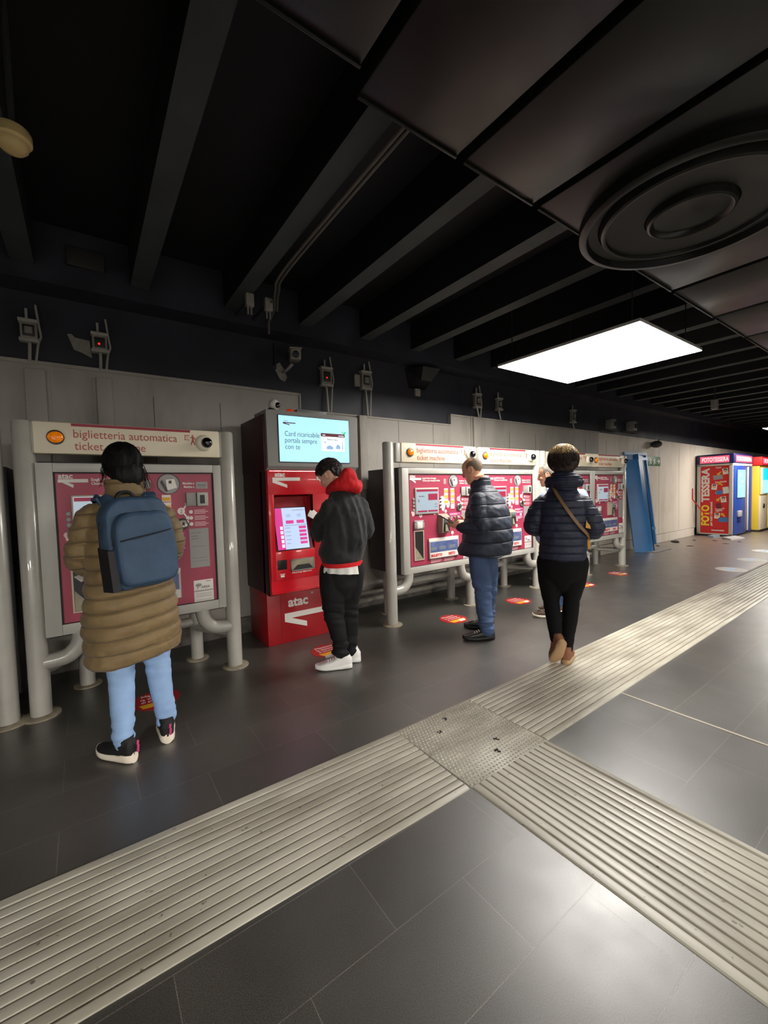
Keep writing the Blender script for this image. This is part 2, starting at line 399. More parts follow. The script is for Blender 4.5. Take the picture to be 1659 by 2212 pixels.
# ------------------------------------------------------------------ tactile paving
def ribbed(length, width, nr):
    prof = [(0,-.004,0),(.001,.002,0),(.006,.006,0),(.022,.0085,0),(.040,.007,0)]
    lip = .043; p = (width-2*lip)/nr
    for i in range(nr):
        y = lip+i*p
        prof += [(y+.001,.0022,1),(y+.008,.0022,1),(y+.010,.006,0),(y+.014,.0068,0),(y+p-.004,.0068,0),(y+p-.0005,.006,0)]
    prof += [(width-lip+.001,.0022,1),(width-lip+.008,.0022,1),(width-.030,.0085,0),(width-.012,.0075,0),(width-.003,.004,0),(width,-.004,0)]
    b = MB(); vs = [(0,y,z) for y,z,_ in prof]+[(length,y,z) for y,z,_ in prof]; k = len(prof)
    for i in range(k-1):
        g = 1 if prof[i][2] and prof[i+1][2] else 0
        b.f.append((i,i+k,i+k+1,i+1)); b.m.append(g)
    b.v = vs; b.f.append(tuple(range(k))); b.m.append(0); b.f.append(tuple(range(2*k-1,k-1,-1))); b.m.append(0)
    return b
TY0, TY1, TX0, TX1 = 1.323, 1.911, 1.410, 2.015
o = ribbed(4.5,.588,12).build('tactile_strip', [M_strip, M_groove], smooth=28); o.location = (TX0-.002,TY1,0); o.rotation_euler = (0,0,PI-.022)
tag(o, 'ribbed beige guide strip running from the studded tile to the lower left corner', 'tactile paving', 'ribbed guide strips')
o = ribbed(20,.588,12).build('tactile_strip', [M_strip, M_groove], smooth=28); o.location = (TX1+.002,TY0,0); o.rotation_euler = (0,0,.0115)
tag(o, 'ribbed beige guide strip under the walking woman, running towards the photo booth', 'tactile paving', 'ribbed guide strips')
o = ribbed(4.2,.603,12).build('tactile_strip', [M_strip, M_groove], smooth=28); o.location = (TX0,TY0-.002,0); o.rotation_euler = (0,0,-PI/2)
tag(o, 'ribbed beige guide strip branching off square to the wall, in the lower right', 'tactile paving', 'ribbed guide strips')
d = MB(); d.rbox((0,0,-.004),(TX1-TX0,TY1-TY0,.0035),.002)
for i in range(27):
    for j in range(26):
        cx, cy = .012+i*.0223+(.011 if j % 2 else 0), .014+j*.0224
        if cx > TX1-TX0-.008: continue
        r = .0078; k = 7
        d.loft([[(cx+r*math.cos(2*PI*q/k),cy+r*math.sin(2*PI*q/k),.003) for q in range(k)],[(cx+.72*r*math.cos(2*PI*q/k),cy+.72*r*math.sin(2*PI*q/k),.0066) for q in range(k)]], 0)
o = d.build('studded_tile', [M_strip], smooth=50); o.location = (TX0,TY0,0)
tag(o, 'square beige tile of raised studs where the three ribbed guide strips meet', 'tactile paving')
for x, y in ((1.60,1.75),(1.73,1.83),(1.80,1.50),(1.72,1.43)):
    g = MB()
    for q in range(5):
        a = random.uniform(0,6.3); dx, dy = random.uniform(-.012,.012), random.uniform(-.012,.012)
        g.ell((dx,dy,0), (.006+.008*random.random(),.005,.0022), 5, R=M.Rotation(a,3,'Z'))
    o = g.build('gum_spot', M_grime); o.location = (x,y,.0062)
    tag(o, 'small dark blot of trodden gum on the studded tile', 'gum', 'gum blots on the studded tile')

# ------------------------------------------------------------------ ceiling things
for i, (x, y, sx, sy, k) in enumerate(LAMPS):
    L = ['big bright square ceiling lamp above the ticket machines', 'ceiling lamp far off above the photo booth at the right edge',
         'leftmost of four added fill lamps behind the viewer', 'second from left of four added fill lamps behind the viewer', 'second from right of four added fill lamps behind the viewer', 'rightmost of four added fill lamps behind the viewer'][i]
    t = thing('ceiling_lamp', L, 'lamp', (x,y,LAMP_Z), group='square ceiling lamps')
    MB().rbox((-.004,-.004,.004),(sx+.004,sy+.004,.03),.003).build('housing', M_lampbox, t)
    m = M_lampdif
    if k != 1:
        m = mat('lamp diffuser panel', (255,250,240), .5, emit=(255,249,240), estr=LAMP*k)
    MB().rbox((0,0,0),(sx/2-.002,sy,.004),.001).build('diffuser', m, t)
    MB().rbox((sx/2+.002,0,0),(sx,sy,.004),.001).build('diffuser', m, t)
    for a, b in ((.1,.1),(sx-.1,.1),(.1,sy-.1),(sx-.1,sy-.1)):
        MB().cyl((a,b,.06),(a,b,3.5-LAMP_Z),.005,6).build('suspension_rod', M_condk, t)
t = thing('ceiling_diffuser', 'large round air diffuser of concentric rings under the dark panels', 'air vent', (2.458,.8135,2.70))
prof = [(.47,.05),(.49,.045),(.49,.0),(.475,-.012),(.455,-.012),(.445,.02),(.40,.03)]
MB().lathe(prof+[(.40,.05)], 72).build('outer_ring', M_panel, t)
MB().lathe([(.40,.045),(.385,.0),(.375,-.006),(.365,-.004),(.36,.01),(.19,.02),(.19,.045)], 72).build('middle_ring', M_panel, t)
MB().lathe([(.19,.045),(.178,-.006),(.168,-.012),(.158,-.006),(.15,.012),(.03,.03),(.0,.03)], 72).build('centre_cone', M_panel, t)
# smoke detector hanging at the upper left
t = thing('smoke_detector', 'yellowed round smoke detector hanging on a pipe in the dark upper left', 'smoke detector', (-.155,2.14,2.76))
MB().lathe([(.0,.05),(.055,.05),(.06,.04),(.06,.012),(.052,.004)], 28).build('base', M_smoke, t)
MB().lathe([(.05,.004),(.047,-.012),(.036,-.024),(.018,-.03),(.0,-.03)], 28).build('sensor_cap', M_smoke, t)
MB().cyl((0,0,.05),(-.0,0,.74),.011,8).build('pipe', M_condk, t)
# pair of thin conduits under the ceiling
b = MB(); pts = [(1.315,1.30,3.13),(1.33,3.05,3.13),(1.40,3.45,3.13),(1.52,3.80,3.12),(1.56,4.05,3.10),(1.57,4.08,3.0)]
b.tube(pts, .011, 8, step=.06); b.tube([(x+.03,y,z) for x,y,z in pts[:4]], .010, 8, step=.06); b.tube([(1.45,3.62,3.13),(1.44,3.72,3.13),(1.43,3.76,3.13)], .008, 6)
tag(b.build('conduit', M_condd), 'thin twin conduit running under the black ceiling to the wall', 'pipe')
for x, q in ((1.26,'left'),(1.43,'right')):
    t = thing('conduit_box', {'left':'pale conduit box by the wall ledge, next to the end of a beam','right':'pale conduit box by the wall ledge, wired to the thin twin conduit'}[q], 'junction box', (x,3.70,3.06), group='conduit boxes under the ledge')
    MB().rbox((-.035,-.02,.0),(.035,.03,.11),.006).build('box', M_box, t)
    for dx in (-.018,.012): MB().cyl((dx,0,-.07),(dx,0,0),.008,8).build('cable', M_box, t)
    MB().box((-.01,.03,.05),(.01,.40,.075)).build('bracket', M_condk, t)
o = MB().rbox((-.02,4.06,3.22),(.22,4.10,3.36),.004).build('blank_plate', M_boxdk); tag(o, 'dim blank rectangular plate on the ledge above the nearest machine', 'plate')
t = thing('ceiling_sensor', 'small grey sensor hanging on a stub below the far ceiling', 'sensor', (9.6,2.77,2.80))
MB().rbox((-.05,-.05,-.03),(.05,.05,.14),.012).build('body', M_box, t); MB().cyl((0,0,.14),(0,0,.70),.012,8).build('stem', M_condk, t)

# ------------------------------------------------------------------ boxes on the dark wall
def wall_box(x, z, h, label, led=False, cab=1, drop=2.45, side=False, w=.062):
    t = thing('junction_box', label, 'junction box', (x,4.37,z), group='junction boxes above the cladding')
    MB().rbox((-w*.86,-.06,-h*.42),(w*.86,0,h*.42),.006).build('case', M_box, t)
    for s in (-1,1): MB().rbox((-w,-.075,s*h*.5-.014),(w,0,s*h*.5+.014),.005).build('rim', M_cond, t)
    MB().rbox((-w*.62,-.068,-h*.30),(w*.62,-.055,h*.30),.012).build('cover', M_boxdk, t)
    if led: MB().ell((-.006,-.07,-.015),(.0075,.005,.0075),6).build('indicator_light', M_led, t)
    else: MB().rbox((-w*.4,-.075,-h*.18),(w*.4,-.06,h*.18),.006).build('switch_plate', M_box, t)
    MB().cyl((-.01,-.03,h*.5),(-.01,-.03,h*.5+.10),.010,8).build('conduit', M_cond, t)
    p = MB(); p.tube([(.0,-.03,-h*.5),(.0,-.04,-h*.5-.05),(-.005,-.07,drop-z)], .012, 8)
    p.build('conduit', M_cond, t)
    if cab:
        c = MB(); c.tube([(w*.8,-.03,h*.5+.14),(w*1.05,-.045,h*.3),(w*1.2,-.05,-h*.25),(w*.9,-.055,-h*.6),(.035,-.07,drop-z)], .0085, 8, step=.03); c.build('cable', M_cond, t)
    if side: MB().box((-.15,-.03,-.08),(-w,0,.06)).build('back_plate', M_box, t)
    return t
wall_box(-.293,2.745,.15,'grey switch box over the wall channel nearest the left edge',drop=2.5)
t = wall_box(.169,2.735,.14,'grey switch box with a red light beside a torn pale flap',led=True,drop=2.5)
MB().poly([(-.22,.04),(-.19,.045),(-.17,.02),(-.07,.01),(-.06,-.13),(-.12,-.10),(-.18,-.08),(-.2,-.02)], .004, X=M.Translation((0,-.02,0)) @ FACE_Y.to_4x4()).build('torn_flap', M_box, t)
wall_box(2.33,2.745,.19,'grey switch box with a red light above the info screen',led=True,drop=2.34,w=.075)
wall_box(2.873,2.775,.20,'grey switch box with a blank plate, above the wall trunking',drop=2.34,side=True,w=.075)
wall_box(4.882,2.735,.19,'small grey switch box over the ticket machine with two signs',drop=2.49,w=.07)
wall_box(5.385,2.735,.17,'small grey switch box with a slanting cable, right of another over the machines',drop=2.49,w=.06,cab=0)
wall_box(7.512,2.72,.22,'small dim switch box above the walking woman',drop=2.47,cab=0,w=.07)
for x, z, w_, lab in ((8.85,2.66,.13,'small grey box on the dark wall above the blue panel, the nearer of two'),(9.76,2.68,.17,'larger grey box on the dark wall above the blue panel, the farther of two')):
    t = thing('wall_box', lab, 'junction box', (x,4.37,z)); MB().rbox((-w_/2,-.16,-.09),(w_/2,0,.10),.01).build('case', M_box, t)
    MB().rbox((-w_*.28,-.175,-.05),(w_*.28,-.155,.05),.008).build('cover', M_boxdk, t); MB().cyl((-.35,-.03,-.12),(.35,-.03,-.12),.012,8).build('pipe', M_condk, t)
# camera on a wall bracket
t = thing('security_camera', 'grey boxy security camera on a wall bracket over the red kiosk', 'security camera', (1.83,4.37,2.80))
MB().poly([(-.12,-.02),(-.05,.03),(.0,-.04),(.03,-.12),(.0,-.17),(-.05,-.15)], .02, X=M.Translation((0,-.0,0)) @ FACE_Y.to_4x4()).build('wall_plate', M_box, t)
MB().tube([(-.02,-.02,-.07),(.0,-.09,-.06),(.05,-.13,.0)], .016, 8, step=.03).build('arm', M_box, t)
Xc = M.Translation((.06,-.17,.07)) @ M.Rotation(-.35,4,'Z') @ M.Rotation(.18,4,'X')
MB().rbox((-.055,-.16,-.05),(.055,.12,.06),.012,X=Xc).build('camera_body', M_box, t)
MB().rbox((-.062,-.2,.055),(.062,.12,.066),.004,X=Xc).build('sun_hood', M_box, t)
MB().cyl((0,-.165,.0),(0,-.155,.0),.036,20,X=Xc).build('lens', M_ball, t)
MB().cyl((-.10,-.02,-.05),(-.10,-.02,.22),.012,8).build('conduit', M_condk, t)
t = thing('loudspeaker', 'black wedge loudspeaker high on the dark wall', 'loudspeaker', (3.72,4.37,2.88))
MB().loft([[(-.14,0,-.10),(.14,0,-.10),(.20,0,.14),(-.20,0,.14)],[(-.05,-.16,-.02),(.12,-.16,-.02),(.2,-.26,.13),(-.1,-.26,.13)]]).build('case', M_black, t, 0)
MB().rbox((-.05,-.04,-.20),(.04,0,-.10),.01).build('bracket', M_box, t)
t = thing('security_camera', 'cluster of a dim camera and cables over the exit sign', 'security camera', (10.75,YW,2.33))
MB().ell((0,-.12,0),(.10,.12,.08),12).build('camera_body', M_boxdk, t); MB().cyl((0,-.02,0),(0,0,0),.06,16).build('base', M_box, t)
MB().tube([(.1,-.05,0),(.3,-.02,.05),(.45,-.01,.14)], .012, 6, step=.05).build('cable', M_boxdk, t)
# wall trunking right of the kiosk
t = thing('cable_trunking', 'tall pale cable trunking on the wall between kiosk and double machine', 'trunking', (2.765,YW,0))
MB().rbox((-.055,-.07,1.44),(.055,0,2.33),.006).build('duct', M_wall, t); MB().rbox((-.03,-.05,.9),(.03,0,1.44),.006).build('lower_duct', M_kgrey, t)
MB().tube([(.03,-.08,1.2),(.05,-.09,.8),(.06,-.1,.5),(.16,-.14,.33),(.35,-.16,.28),(.5,-.16,.36)], .012, 8, step=.04).build('cable', M_box, t)
b = MB()
for z, r in ((.10,.035),(.19,.028)): b.cyl((2.2,4.22,z),(7.9,4.22,z),r,12)
tag(b.build('wall_pipe', M_box), 'pair of grey pipes along the foot of the wall behind the machines', 'pipe')

# ================================================================== TICKET MACHINES
def stand(name, label, x0, x1, elbows, mids=(), rear=(), rail=True):
    t = thing('tubular_stand', label, 'stand', ((x0+x1)/2,3.50,0), group='tubular steel stands'); cx = (x0+x1)/2
    for x in sorted({x0, x1}):
        p = MB().lathe([(.058,0),(.058,1.905),(.05,1.917),(.0,1.92)], 28, X=M.Translation((x-cx,0,0))).build('post', M_post, t)
        MB().lathe([(.105,0),(.105,.008),(.095,.014),(.06,.016)], 28, X=M.Translation((x-cx,0,0))).build('base_plate', M_postbase, p)
    for x, s, zc in elbows:                                     # fat elbow from the cabinet bottom into the post
        MB().tube([(x-cx+s*.235,.0,.53),(x-cx+s*.235,.0,.49),(x-cx+s*.215,.0,.42),(x-cx+s*.16,.0,.365),(x-cx+s*.09,.0,.35),(x-cx,0,.35)], .052, 18, step=.02).build('elbow_pipe', M_post, t)
        MB().tube([(x-cx,.0,.285),(x-cx+s*.08,.12,.285),(x-cx+s*.23,.37,.285)], .036, 14).build('brace', M_post, t)
    for x in rear:
        p = MB().cyl((x-cx,.37,0),(x-cx,.37,.50),.05,20).build('rear_leg', M_post, t)
        MB().lathe([(.09,0),(.09,.008),(.06,.012)], 24, X=M.Translation((x-cx,.37,0))).build('base_plate', M_postbase, p)
    for x in mids:
        p = MB().cyl((x-cx,.0,0),(x-cx,.0,.34),.052,20).build('front_leg', M_post, t)
        MB().lathe([(.09,0),(.09,.008),(.06,.012)], 24, X=M.Translation((x-cx,0,0))).build('base_plate', M_postbase, p)
        for s in (-1,):
            MB().tube([(x-cx+s*.16,0,.53),(x-cx+s*.155,0,.46),(x-cx+s*.11,0,.38),(x-cx,0,.33)], .052, 18, step=.02).build('elbow_pipe', M_post, t)
        MB().tube([(x-cx,.0,.30),(x-cx+.25,.3,.30),(x-cx+.32,.37,.30)], .04, 12).build('brace', M_post, t)
    if len(rear) > 1: MB().cyl((rear[0]-cx,.37,.33),(rear[-1]-cx,.37,.33),.04,14).build('crossbar', M_post, t)
    return t
stand('s0','grey tubular post of another stand cut by the left edge',-.462,-.462,[])
t = thing('equipment_cabinet', 'dark cabinet behind the two tubular posts at the left edge', 'cabinet', (-1.6,3.72,0))
MB().rbox((0,0,.10),(1.19,.56,1.64),.01).build('case', M_body, t); MB().rbox((.05,.05,0),(1.14,.5,.10),.005).build('plinth', M_black, t)
stand('s1','grey tubular stand around the nearest ticket machine',-.30,.945,[(-.30,1,.35),(.945,-1,.35)],rear=(-.05,.73))
stand('s2','grey tubular stand around the double machine where a man holds a phone',2.572,5.115,[(2.572,1,.35),(5.115,-1,.35)],mids=(3.76,),rear=(2.79,3.80,4.86))
stand('s3','grey tubular stand around the farthest machines, beside the blue panel',5.245,7.60,[(7.60,-1,.35)],mids=(6.42,),rear=(5.6,6.5,7.40))

MW = 1.135
def ticket_machine(loc, label):
    t = thing('ticket_machine', label, 'ticket machine', loc, group='crimson ticket machines')
    P = lambda mb, name, m, par=None, sm=40: mb.build(name, m, par or t, sm)
    # cabinet and frame
    P(MB().rbox((.01,.03,.50),(MW-.01,.66,1.66),.01), 'cabinet', M_body)
    f = MB(); f.rbox((0,-.0,.515),(.088,.06,1.65),.004); f.rbox((MW-.058,0,.515),(MW,.06,1.65),.004); f.rbox((.088,.001,.515),(MW-.058,.06,.585),.004); f.rbox((.088,.001,1.59),(MW-.058,.06,1.65),.004)
    P(f, 'frame', M_frame)
    g = MB(); g.box((.088,.006,.580),(.098,.05,1.59)); g.box((MW-.068,.006,.58),(MW-.058,.05,1.59)); g.box((.09,.006,.580),(MW-.06,.05,.59)); g.box((.09,.006,1.582),(MW-.06,.05,1.592))
    P(g, 'gasket', M_seam, sm=0)
    P(MB().box((.095,.014,.585),(MW-.063,.05,1.587)), 'face_panel', M_crim, sm=0)
    yf = .0125                                                  # print sits on the panel
    x0 = .10
    def bars(name, m, rows):                                    # fine print and flat patches
        if name in ('small_plate', 'price_tag'):
            for a, z, w_, h in rows: P(MB().box((x0+a,yf-.001,z),(x0+a+w_,yf+.004,z+h)), name, m, sm=0)
            return
        b = MB()
        for a, z, w_, h in rows: b.box((x0+a,yf-.001,z),(x0+a+w_,yf+.004,z+h))
        return P(b, name, m, sm=0)
    text('atac', .048, M_white, t, (x0+.014,yf,1.549), bold=.0012)
    P(MB().poly([(.012,1.522),(.174,1.522),(.174,1.545),(.012,1.545)], .002, X=M.Translation((x0,yf,0)) @ FACE_Y.to_4x4()), 'arrow_mark', M_white, sm=0)
    P(MB().poly([(.012,1.524),(.03,1.524),(.092,1.486),(.094,1.508),(.06,1.524)], .002, X=M.Translation((x0,yf,0)) @ FACE_Y.to_4x4()), 'arrow_mark', M_white, sm=0)
    text('Scegli il titolo di viaggio', .027, M_white, t, (x0+.19,yf,1.532), sx=.8, bold=.0006)
    text('Choose your transport ticket', .027, M_white, t, (x0+.19,yf,1.506), sx=.8, bold=.0006)
    bars('small_plate', M_plate, [(.505,1.475,.04,.06),(.85,1.467,.085,.053),(.786,.858,.14,.303)])
    bars('plate_print', M_body, [(.862,1.478,.06,.004),(.862,1.49,.06,.01),(.80,1.02,.11,.004),(.80,.93,.11,.004),(.80,1.125,.07,.005),(.80,1.10,.05,.005),(.80,1.08,.05,.005),(.80,.905,.11,.004)])
    s = P(MB().lathe([(.078,0),(.078,.003),(0,.003)], 36, X=M.Translation((x0+.662,yf+.002,1.508)) @ M.Rotation(PI/2,4,'X')), 'round_sticker', M_body)
    P(MB().lathe([(.071,0),(.071,.004),(0,.004)], 36, X=M.Translation((x0+.662,yf+.002,1.506)) @ M.Rotation(PI/2,4,'X')), 'sticker_face', M_plate, s)
    q = MB(); Xs = M.Translation((x0+.662,yf-.004,1.508)) @ FACE_Y.to_4x4()
    q.poly([(-.012,-.05),(.055,-.03),(.04,.035),(-.02,.03)], .002, X=Xs)
    P(q, 'sticker_drawing', M_white, s, 0)
    q = MB(); q.poly([(-.055,.01),(-.045,.03),(-.005,-.055),(-.02,-.058)], .002, X=Xs); q.poly([(0,.0),(.02,.002),(.018,.024),(0,.022)], .0028, X=Xs)
    P(q, 'sticker_drawing', M_body, s, 0)
    text('Macchina n.', .024, M_white, t, (x0+.842,yf,1.502), sx=.75, align='RIGHT', bold=.0006)
    text('Machine n.', .024, M_white, t, (x0+.842,yf,1.475), sx=.75, align='RIGHT', bold=.0006)
    # coin box and slot
    c = P(MB().rbox((x0+.775,-.004,1.336),(x0+.845,.02,1.438),.004), 'coin_box', M_plate); P(MB().rbox((x0+.848,-.018,1.332),(x0+.93,.02,1.44),.008), 'coin_cup', M_frame, c)
    P(MB().rbox((x0+.868,-.021,1.352),(x0+.905,-.010,1.42),.012), 'coin_mouth', M_hole, c)
    Rx = M.Rotation(PI/2,4,'X')
    c = P(MB().lathe([(.044,0),(.043,.01),(.036,.016),(.03,.012),(0,.012)], 28, X=M.Translation((x0+.747,.014,1.202)) @ Rx), 'coin_slot', M_steel); P(MB().box((x0+.740,-.002,1.19),(x0+.756,.006,1.215)), 'slot_mouth', M_hole, c, 0)
    # numbered guides
    def disc(a, z, r, m, name='print_dot', h=.002): return P(MB().lathe([(r,0),(r,h),(0,h)], 20, X=M.Translation((x0+a,yf+.0005,z)) @ Rx), name, m)
    disc(.738,1.30,.026,M_white)
    text('2', .04, M_crim, t, (x0+.738,yf-.002,1.286), align='CENTER')
    q = MB(); Xf = M.Translation((x0,yf,0)) @ FACE_Y.to_4x4()
    q.poly([(.748,1.315),(.772,1.352),(.762,1.352),(.79,1.372),(.788,1.335),(.78,1.343),(.757,1.306)], .002, X=Xf); q.poly([(.748,1.285),(.772,1.248),(.764,1.243),(.792,1.23),(.79,1.266),(.781,1.255),(.757,1.292)], .002, X=Xf)
    P(q, 'guide_arrow', M_white, sm=0)
    for z in (1.291,1.245,1.198): disc(.806,z,.0135,M_white)
    bars('fine_print', M_pale, [(.83,z+k*.012-.004,.10-.02*(k % 2),.005) for z in (1.291,1.245,1.198) for k in (-1,0,1)])
    # price tags
    rows = [(a,z) for z in (1.395,1.335,1.272) for a in (.51,.612)]
    bars('price_tag', M_white, [(a,z-.02,.06,.05) for a, z in rows]+[(.612,1.19,.06,.05)])
    for a, z in rows: P(MB().box((x0+a+.004,yf-.003,z-.014),(x0+a+.056,yf,z+.012)), 'ticket_picture', M_yell, sm=0)
    bars('fine_print', M_pale, [(a,z-.03,.066,.005) for a, z in rows])
    # screen
    sc = P(MB().rbox((x0+.075,-.002,1.150),(x0+.415,.03,1.437),.006), 'screen_bezel', M_gasket)
    P(MB().box((x0+.085,-.005,1.162),(x0+.405,.0,1.425)), 'display', M_scr, sc, 0)
    for q0, q1, q2, q3 in ((.09,1.395,.40,1.42),(.255,1.30,.39,1.37),(.10,1.172,.235,1.19),(.25,1.172,.39,1.19)): P(MB().box((x0+q0,-.0065,q1),(x0+q2,-.004,q3)), 'screen_field', M_scrm, sc, 0)
    b = MB(); b.box((x0+.12,-.0065,1.338),(x0+.2,-.004,1.35)); b.box((x0+.11,-.0065,1.28),(x0+.125,-.004,1.31)); b.box((x0+.345,-.0065,1.25),(x0+.39,-.004,1.257)); b.box((x0+.345,-.0065,1.222),(x0+.39,-.004,1.229))
    P(b, 'screen_line', M_scrbar, sc, 0)
    # worn patches by the buttons
    def blob(a, z, rx, rz, sd):
        r = random.Random(sd); k = 18
        return [(a+math.cos(2*PI*i/k)*rx*(.75+.4*r.random()), z+math.sin(2*PI*i/k)*rz*(.75+.4*r.random())) for i in range(k)]
    for i, (a, z, rx, rz) in enumerate(((.485,1.26,.05,.085),(.57,1.245,.03,.05),(.055,1.165,.03,.035))):
        P(MB().poly(blob(a,z,rx,rz,i), .0012+.0002*i, X=M.Translation((x0,yf+.0008,0)) @ FACE_Y.to_4x4()), 'worn_patch', M_pale, sm=0)
    for z in (1.315,1.277,1.24,1.198):
        k = P(MB().lathe([(.016,0),(.016,.006),(.012,.010),(0,.010)], 18, X=M.Translation((x0+.057,.014,z)) @ Rx), 'button', M_plate)
        k = P(MB().lathe([(.013,0),(.013,.006),(.007,.009),(0,.008)], 18, X=M.Translation((x0+.452,.014,z)) @ Rx), 'button', M_steel)
        P(MB().lathe([(.007,.0),(.007,.001),(0,.001)], 12, X=M.Translation((x0+.452,.0045,z)) @ Rx), 'button_cap', M_black, k)
    for a, z, r in ((.153,1.137,.022),(.36,1.15,.017),(.53,1.165,.018),(.64,.985,.014)): disc(a,z,r,M_white,'symbol_dot')
    disc(.153,1.137,.012,M_plate,'symbol_dot',.004); disc(.36,1.15,.008,M_boxdk,'symbol_dot',.004)
    # keypad, chute, card reader, tray
    k = P(MB().rbox((x0+.05,-.008,.985),(x0+.195,.02,1.085),.014), 'keypad', M_plate); P(MB().rbox((x0+.085,-.012,1.0),(x0+.16,-.004,1.07),.004), 'keypad_window', M_white, k)
    for a, z in ((.066,1.0),(.18,1.0),(.066,1.07),(.18,1.07)): P(MB().lathe([(.006,0),(.006,.004),(0,.004)], 10, X=M.Translation((x0+a,-.006,z)) @ Rx), 'screw', M_boxdk, k)
    b = MB(); b.box((x0+.05,.004,.650),(x0+.06,.02,.975)); b.box((x0+.178,.004,.65),(x0+.188,.02,.975)); b.box((x0+.05,.004,.965),(x0+.188,.02,.975)); b.box((x0+.05,.004,.65),(x0+.188,.02,.66))
    ch = P(b, 'ticket_chute', M_gasket, sm=0); P(MB().box((x0+.06,.008,.66),(x0+.178,.0135,.965)), 'chute_back', M_hole, ch, 0)
    P(MB().poly([(.062,.663),(.17,.663),(.063,.80)], .003, X=M.Translation((x0,.008,0)) @ FACE_Y.to_4x4()), 'chute_slope', M_slotin, ch, 0)
    cr = P(MB().loft([[(x0+.405,.014,.915),(x0+.545,.014,.915),(x0+.545,.014,1.14),(x0+.405,.014,1.14)],[(x0+.42,-.045,.93),(x0+.53,-.045,.93),(x0+.535,-.06,1.10),(x0+.415,-.06,1.10)]]), 'card_reader', M_tan, sm=0)
    P(MB().box((x0+.44,-.062,.945),(x0+.52,-.04,1.045)), 'reader_slot', M_hole, cr, 0); P(MB().rbox((x0+.437,-.066,1.06),(x0+.513,-.05,1.096),.004), 'reader_display', M_scrbar, cr)
    P(MB().poly([(.45,.945),(.5,.945),(.47,1.02),(.452,1.02)], .003, X=M.Translation((x0,-.062,0)) @ FACE_Y.to_4x4()), 'reader_guide', M_slotin, cr, 0)
    bars('notice', M_purple, [(.585,.995,.185,.155)])
    b = MB()
    for i, (z, w_) in enumerate(((1.13,.16),(1.118,.12),(1.095,.165),(1.083,.165),(1.03,.15),(1.016,.16),(1.004,.12))): b.box((x0+.592,yf-.003,z),(x0+.592+w_,yf,z+.005))
    b.box((x0+.592,yf-.003,1.043),(x0+.622,yf,1.073)); b.box((x0+.70,yf-.003,1.043),(x0+.735,yf,1.073))
    P(b, 'notice_print', M_white, sm=0)
    disc(.629,.912,.021,M_white,'symbol_dot'); disc(.629,.865,.013,M_white,'symbol_dot')
    b = MB(); b.box((x0+.255,-.004,.842),(x0+.71,.014,.872)); tr = P(b, 'tray_header', M_white, sm=0)
    b = MB(); b.rbox((x0+.255,-.008,.645),(x0+.71,.014,.842),.006); P(b, 'tray_frame', M_frame, tr)
    P(MB().box((x0+.27,-.0095,.715),(x0+.695,-.006,.832)), 'tray_window', M_blueglass, tr, 0)
    b = MB(); b.box((x0+.27,-.0105,.74),(x0+.36,-.008,.775)); b.box((x0+.40,-.0105,.742),(x0+.50,-.008,.78)); b.box((x0+.55,-.0105,.742),(x0+.65,-.008,.78))
    P(b, 'tray_flap', M_scrbar, tr, 0)
    P(MB().box((x0+.262,-.0105,.652),(x0+.703,-.007,.713)), 'tray_label', M_white, tr, 0)
    text('BIGLIETTO', .043, M_red2, tr, (x0+.272,-.0112,.667), sx=.82, bold=.0012); text('RESTO', .043, M_red2, tr, (x0+.54,-.0112,.667), sx=.82, bold=.0012)
    bars('fine_print', M_pale, [(a,z,w_,.004) for a in (.29,.49) for z, w_ in ((.632,.15),(.62,.165),(.608,.16),(.598,.14))])
    # video surveillance sticker
    v = P(MB().rbox((x0+.80,yf-.001,.582),(x0+.944,yf+.004,.758),.004), 'warning_sticker', M_white)
    text('AREA', .026, M_body, v, (x0+.885,yf-.0015,.692), align='CENTER'); text('VIDEOSORVEGLIATA', .0165, M_body, v, (x0+.872,yf-.0015,.668), align='CENTER', sx=.92)
    b = MB(); b.ell((x0+.835,yf-.001,.72),(.022,.002,.014),8); b.box((x0+.825,yf-.002,.69),(x0+.832,yf,.712)); P(b, 'camera_symbol', M_plate, v)
    b = MB(); b.box((x0+.89,yf-.0025,.742),(x0+.925,yf-.001,.746)); P(b, 'sticker_mark', M_red2, v, 0)
    b = MB()
    for z in (.65,.638,.626,.6): b.box((x0+.815,yf-.0025,z),(x0+.93,yf-.001,z+.003))
    P(b, 'fine_print', M_plate, v, 0)
    # header sign
    sg = P(MB().rbox((0,.0,1.71),(MW,.11,1.915),.008), 'header_sign', M_cream)
    P(MB().rbox((-.06,.012,1.712),(.012,.10,1.912),.01), 'sign_bracket', M_frame); P(MB().rbox((MW-.012,.012,1.712),(MW+.055,.10,1.912),.01), 'sign_bracket', M_frame)
    P(MB().box((.20,-.0015,1.893),(.925,.01,1.911)), 'sign_bar', M_maroon, sg, 0)
    text('biglietteria automatica', .078, M_signtext, sg, (.205,-.0005,1.818), sx=.90, bold=.0); text('ticket machine', .078, M_signtext, sg, (.211,-.0005,1.738), sx=.90, bold=.0)
    b = MB(); Xi = M.Translation((.885,-.0005,1.80)) @ FACE_Y.to_4x4()
    b.poly([(-.0,.035),(.034,.035),(.034,.04),(.005,.04),(.005,.068),(.034,.068),(.034,.073),(0,.073)], .0015, X=Xi); b.box((.895,-.002,1.850),(.913,.001,1.853)); b.box((.895,-.002,1.86),(.91,.001,1.863))
    b.poly([(.04,.0),(.046,.0),(.056,.026),(.066,.0),(.072,0),(.062,.04),(.062,.052),(.074,.036),(.077,.04),(.062,.064),(.05,.064),(.036,.056),(.038,.052),(.05,.056),(.05,.036)], .0015, X=Xi)
    b.ell((.941,-.0015,1.871),(.0055,.0015,.0065),6)
